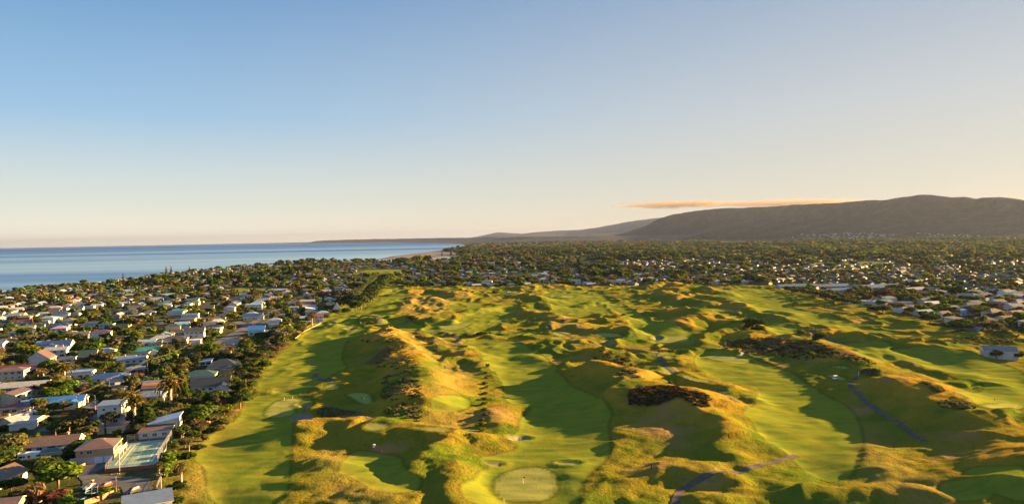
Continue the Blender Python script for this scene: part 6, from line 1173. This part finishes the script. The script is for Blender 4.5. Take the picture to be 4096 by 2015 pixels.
# ================================================================== golf things
def flag(c, u, v, label, h=2.2):
    q = G1(c, u, v); r = empty('golf_flag', (q[0], q[1], gz(q))); MB().tube([(0, 0, -.1), (0, 0, h)], .045, 6).ob('pole', M['white'], r)
    MB().add([(0, 0, h), (.62, .12, h-.05), (.6, .1, h-.5), (0, 0, h-.55), (0, .02, h), (.62, .14, h-.05), (.6, .12, h-.5), (0, .02, h-.55)], [(0, 1, 2, 3), (7, 6, 5, 4)]).ob('flag', M['red'], r); return tag(r, label, 'golf flag')
flag('B', 172, 1062, 'red flag on the big near putting green'); flag('A', 346, 226, 'red flag on the shaded left putting green'); flag('C', 2333, 262, 'small red flag on the far right green'); flag('E', 1290, 625, 'flag on the green in the middle of the course')
def person(x, y, rz, shirt, trouser, label, pose='stand', z=None):
    z = gz((x, y)) if z is None else z; r = empty('person', (x, y, z), rz)
    st = {'stand': [(0, 0, .94), (0, .02, 1.15), (0, .02, 1.42), (0, .03, 1.54), (0, .05, 1.66), (.1, 0, .9), (.12, .03, .5), (.12, -.02, .06), (.13, .13, .03), (-.1, 0, .9), (-.13, .02, .5), (-.14, -.03, .06), (-.15, .12, .03), (.2, .02, 1.4), (.26, .1, 1.14), (.1, .3, 1.0), (-.2, .02, 1.4), (-.26, .1, 1.14), (-.02, .3, .98)],
          'sit': [(0, 0, .6), (0, -.04, .82), (0, -.02, 1.08), (0, .02, 1.2), (0, .05, 1.32), (.1, .02, .58), (.13, .42, .58), (.13, .46, .12), (.13, .58, .08), (-.1, .02, .58), (-.13, .42, .58), (-.13, .46, .12), (-.13, .58, .08), (.2, 0, 1.05), (.26, .15, .82), (.12, .38, .86), (-.2, 0, 1.05), (-.26, .15, .82), (-.12, .38, .86)]}[pose]
    rad = [.13, .13, .15, .055, .1, .1, .068, .045, .04, .1, .068, .045, .04, .06, .045, .035, .06, .045, .035]
    E = [(0, 1), (1, 2), (2, 3), (3, 4), (0, 5), (5, 6), (6, 7), (7, 8), (0, 9), (9, 10), (10, 11), (11, 12), (2, 13), (13, 14), (14, 15), (2, 16), (16, 17), (17, 18)]
    def skin(name, idx, mat, grow):
        m_ = {k: i for i, k in enumerate(idx)}; me = bpy.data.meshes.new(name); me.from_pydata([st[k] for k in idx], [(m_[a], m_[b]) for a, b in E if a in m_ and b in m_], []); o = ob(name, me, r); me.materials.append(mat)
        sk = o.modifiers.new('skin', 'SKIN'); 
        for k in idx: me.skin_vertices[0].data[m_[k]].radius = (rad[k]*grow, rad[k]*grow*.85)
        me.skin_vertices[0].data[0].use_root = True; su = o.modifiers.new('smooth', 'SUBSURF'); su.levels = su.render_levels = 1; return o
    skin('body', list(range(19)), M['skin'], 1.0); skin('shirt', [0, 1, 2, 13, 14, 16, 17], plain('shirt', shirt, .8), 1.18); skin('trousers', [0, 5, 6, 7, 9, 10, 11], plain('trousers', trouser, .8), 1.2)
    hx = st[4]; b = MB(); b.tube([(hx[0], hx[1]-.01, hx[2]+.02), (hx[0], hx[1]-.01, hx[2]+.09), (hx[0], hx[1]-.01, hx[2]+.14)], [.125, .115, .05], 10); b.box(hx[0]-.08, hx[1]+.08, hx[2]+.03, hx[0]+.08, hx[1]+.22, hx[2]+.05); b.ob('cap', plain('cap', (.5, .5, .5), .8), r)
    return tag(r, label, 'person')
def PP(c, u, v, rz, *a, **k): q = G1(c, u, v); return person(q[0], q[1], math.radians(rz), *a, **k), q
_, q = PP('A', 1125, 212, 60, (.03, .03, .035), (.04, .04, .05), 'golfer in dark clothes standing on the raised tee'); gb = empty('golf_bag', (q[0]+1.0, q[1], gz(q)), .4); MB().tube([(0, 0, .05), (.12, 0, .95)], [.15, .17], 9).ob('bag', M['white'], gb)
for k in range(4): MB().tube([(.1, .04*k-.06, .9), (.16+.02*k, .05*k-.08, 1.15)], .02, 5).ob('club', M['metal'], gb)
tag(gb, 'white golf bag beside the golfer on the raised tee', 'golf bag')
PP('A', 507, 192, 0, (.02, .025, .03), (.03, .03, .03), 'dark figure standing behind the shaded left green')
def cart(c, u, v, rz, label, roof=True):
    q = G1(c, u, v); r = empty('golf_cart', (q[0], q[1], gz(q)+.12), math.radians(rz)); b = MB(); b.xprism([(-.6, .3), (.6, .3), (.6, .55), (-.6, .55)], -1.2, 1.2); b.xprism([(-.6, .55), (.6, .55), (.5, .95), (-.5, .95)], .75, 1.2); b.xprism([(-.55, .55), (.55, .55), (.55, .85), (-.55, .85)], -1.15, -.2); b.ob('body', M['white'], r); MB().box(-.75, -.55, .86, -.25, .55, .98).ob('seat', M['rubber'], r)
    for a in (-.85, .85):
        for sg in (-1, 1): MB().tube([(a, sg*.45, .24), (a, sg*.64, .24)], .24, 10).ob('wheel', M['rubber'], r)
    if roof:
        for a in (-.9, .8):
            for sg in (-1, 1): MB().tube([(a, sg*.52, .6), (a*.9, sg*.5, 1.85)], .025, 5).ob('roof_post', M['metal'], r)
        MB().box(-1.1, -.62, 1.85, 1.0, .62, 1.93).ob('roof', M['white'], r)
    return tag(r, label, 'golf cart'), q
_, q = cart('E', 592, 445, 30, 'white golf cart on the path by the middle dune'); person(q[0]+2.6, q[1]+.5, 1.0, (.5, .5, .5), (.05, .05, .06), 'golfer beside the cart on the middle path')
cart('F', 738, 1048, 200, 'dark topped cart parked on the shaded right tee'); PP('F', 722, 1046, 20, (.03, .03, .03), (.1, .09, .07), 'golfer beside the cart on the shaded right tee')
q = G1('E', 32, 185); hx = empty('shelter', (q[0], q[1], gz(q)), .2); MB().box(-1.8, -1.2, -.4, 1.8, 1.2, 2.2).ob('wall', M['wall'], hx, color=(.5, .42, .34)); b = MB(); roof_shape(b, 'gable', -1.8, 1.8, -1.2, 1.2, 2.2, .6); b.ob('roof', [M['roof'], M['trim']], hx, color=(.4, .42, .42)); MB().box(-.5, -1.23, 0, .5, -1.2, 1.9).ob('door', M['rubber'], hx); tag(hx, 'little white shelter hut at the far end of the course', 'hut')
def post(c, u, v, h, mat, label, r=.09, name='marker_post'):
    q = G1(c, u, v); b = MB(); b.tube([(0, 0, -.2), (0, 0, h)], r, 7); b.box(-r*1.3, -r*1.3, h, r*1.3, r*1.3, h+.08); return tag(b.ob(name, mat, None, (q[0], q[1], gz(q))), label, 'post')
post('B', 1465, 914, 1.5, M['rubber'], 'taller dark post casting a long shadow right of the big green', .17); post('B', 1444, 922, .8, M['timber'], 'shorter post beside the tall dark post', .1); post('F', 521, 550, 2.0, M['white'], 'white marker post beside the right hand path bend'); post('F', 971, 1015, 2.0, M['white'], 'white marker post beside the lower right path'); post('B', -20, 1250, 1.2, M['white'], 'thin white stake below the big green', .05); post('A', 430, 210, 1.2, M['white'], 'white stake behind the shaded left green', .05); post('D', 1115, 485, 1.6, M['white'], 'white post on the far left fairway', .08)
q = G1('A', 1248, 700); bx = MB(); bx.box(-.35, -.25, 0, .35, .25, 1.0); bx.box(-.4, -.3, 1.0, .4, .3, 1.1); tag(bx.ob('tee_box_sign', M['white'], None, (q[0], q[1], gz(q))), 'white box on the shaded dune foot', 'box')
# dead ground plot and fence posts of the range
q = hit(cp('D', [(1962, 912), (2030, 915), (2025, 938), (1965, 936)])); b = MB(); b.add([(p[0], p[1], gz(p)+.13) for p in q], [(0, 1, 2, 3)]); struct(b.ob('bare_soil', plain('soil', (.09, .05, .04), .95, nscale=2, namt=.5)))
# ---- the cloud lying on the range
def cloud(name, px0, px1, py, D_, dy, th, dens, label):
    a, c = ray(px0, py), ray(px1, py); x0, x1 = a[0]/a[1]*D_, c[0]/c[1]*D_; zc = CAMH+.5*(a[2]/a[1]+c[2]/c[1])*D_
    m = bpy.data.materials.new('cloud'); m.use_nodes = True; nt = m.node_tree; nt.nodes.remove(nt.nodes['Principled BSDF']); pv = nt.nodes.new('ShaderNodeVolumePrincipled'); pv.inputs['Color'].default_value = (.27, .23, .2, 1); pv.inputs['Anisotropy'].default_value = .3
    tc = N(nt, 'ShaderNodeTexCoord'); L = N(nt, 'ShaderNodeVectorMath', operation='LENGTH'); nt.links.new(tc.outputs['Object'], L.inputs[0])
    mp_ = N(nt, 'ShaderNodeMapping'); mp_.inputs['Scale'].default_value = (4.5, 1.5, 1.6); nt.links.new(tc.outputs['Object'], mp_.inputs[0]); nz = noise(nt, 1.6, 5, .6, mp_.outputs[0])
    v = math_(nt, 'SUBTRACT', math_(nt, 'MULTIPLY_ADD', nz, 2.0, -.4), math_(nt, 'MULTIPLY', L.outputs['Value'], .74)); nt.links.new(math_(nt, 'MULTIPLY', math_(nt, 'MAXIMUM', v, 0.0), dens), pv.inputs['Density']); nt.links.new(pv.outputs[0], nt.nodes['Material Output'].inputs['Volume'])
    bm = bmesh.new(); bmesh.ops.create_icosphere(bm, subdivisions=3, radius=1); me = bpy.data.meshes.new(name); bm.to_mesh(me); bm.free(); me.materials.append(m)
    o = ob(name, me, None, ((x0+x1)/2, D_, zc)); o.scale = ((x1-x0)/2, dy, th); o['kind'] = 'stuff'; o['label'] = label
    return o
cloud('cloud', 604, 750, 204.2, 10800, 900, 66, .008, 'flat pinkish cloud streaming off the left end of the range'); cloud('cloud', 680, 885, 202.6, 10800, 900, 60, .008, 'thin sunlit cloud lying along the crest of the range')
S.cycles.volume_step_rate = .35; S.cycles.volume_max_steps = 128
# ================================================================== a label of its own for every house, tree and shrub
ORD = 'leftmost,second,third,fourth,fifth,sixth,seventh,eighth,ninth,tenth,eleventh,twelfth,thirteenth,fourteenth,fifteenth,sixteenth,seventeenth,eighteenth,nineteenth,twentieth'.split(',')
ORD += ['twenty-'+w for w in 'first second third fourth fifth sixth seventh eighth ninth'.split()]+['thirtieth']+['thirty-'+w for w in 'first second third fourth fifth sixth seventh eighth ninth'.split()]+['fortieth']+['forty-'+w for w in 'first second third fourth fifth sixth seventh eighth ninth'.split()]
def zone(d):
    x, y = d['x'], d['y']; px, _ = project(x, y)
    c = float(ingrid(sd_course, x, y)); l = float(ingrid(sd_land, x, y))
    if c > 2: return 'on the golf course'
    if x > 0 and y < 1050: return 'right of the course'
    if y > 1000 and px > 405: return 'beyond the fairways'
    if c > -34: return 'along the course edge'
    if l < 150: return 'near the beach'
    if y < 300: return 'near the tennis court'
    if y < 430: return 'near the main street'
    if y < 620: return 'in midtown'
    return 'in the back streets'
def give(L_, base):
    cl = {}
    for d in L_:
        if not d['o'].get('label'): cl.setdefault((base(d), zone(d)), []).append(d)
    for (bs, zn), v in cl.items():
        v.sort(key=lambda d: project(d['x'], d['y'])[0])
        for i, d in enumerate(v):
            t = '' if len(v) == 1 else (', the leftmost' if i == 0 else f', {ORD[i]} from the left'); lb = f'{bs} {zn}{t}'; d['o']['label'] = lb if len(lb.replace('-', ' ').split()) < 16 else lb.replace(' two storey', ' tall')
KR = {'gable': 'gable', 'hip': 'hip', 'flat': 'flat', 'mono': 'sloping', 'monor': 'sloping', 'barrel': 'vaulted'}
give(HOUSES, lambda d: f"{d['wall']}{' two storey' if d['st'] > 1 else ''} house with {d['roof']} {KR[d['kind']]} roof")
hgt = lambda h: 'tall' if h > 7 else 'low' if h < 5 else 'medium'
give(TREES, lambda d: f"{hgt(d['h'])} {d['col']} {'conifer' if 'pine' in d['o'].name or 'macro' in d['o'].name else 'tree'}{' with flat crown' if d['shape'] == 'spread' else ' with narrow crown' if d['shape'] == 'tall' else ''}")
give(SHRUBS, lambda d: f"{'small' if d['h'] < 2.5 else 'large'} {d['col']} shrub")
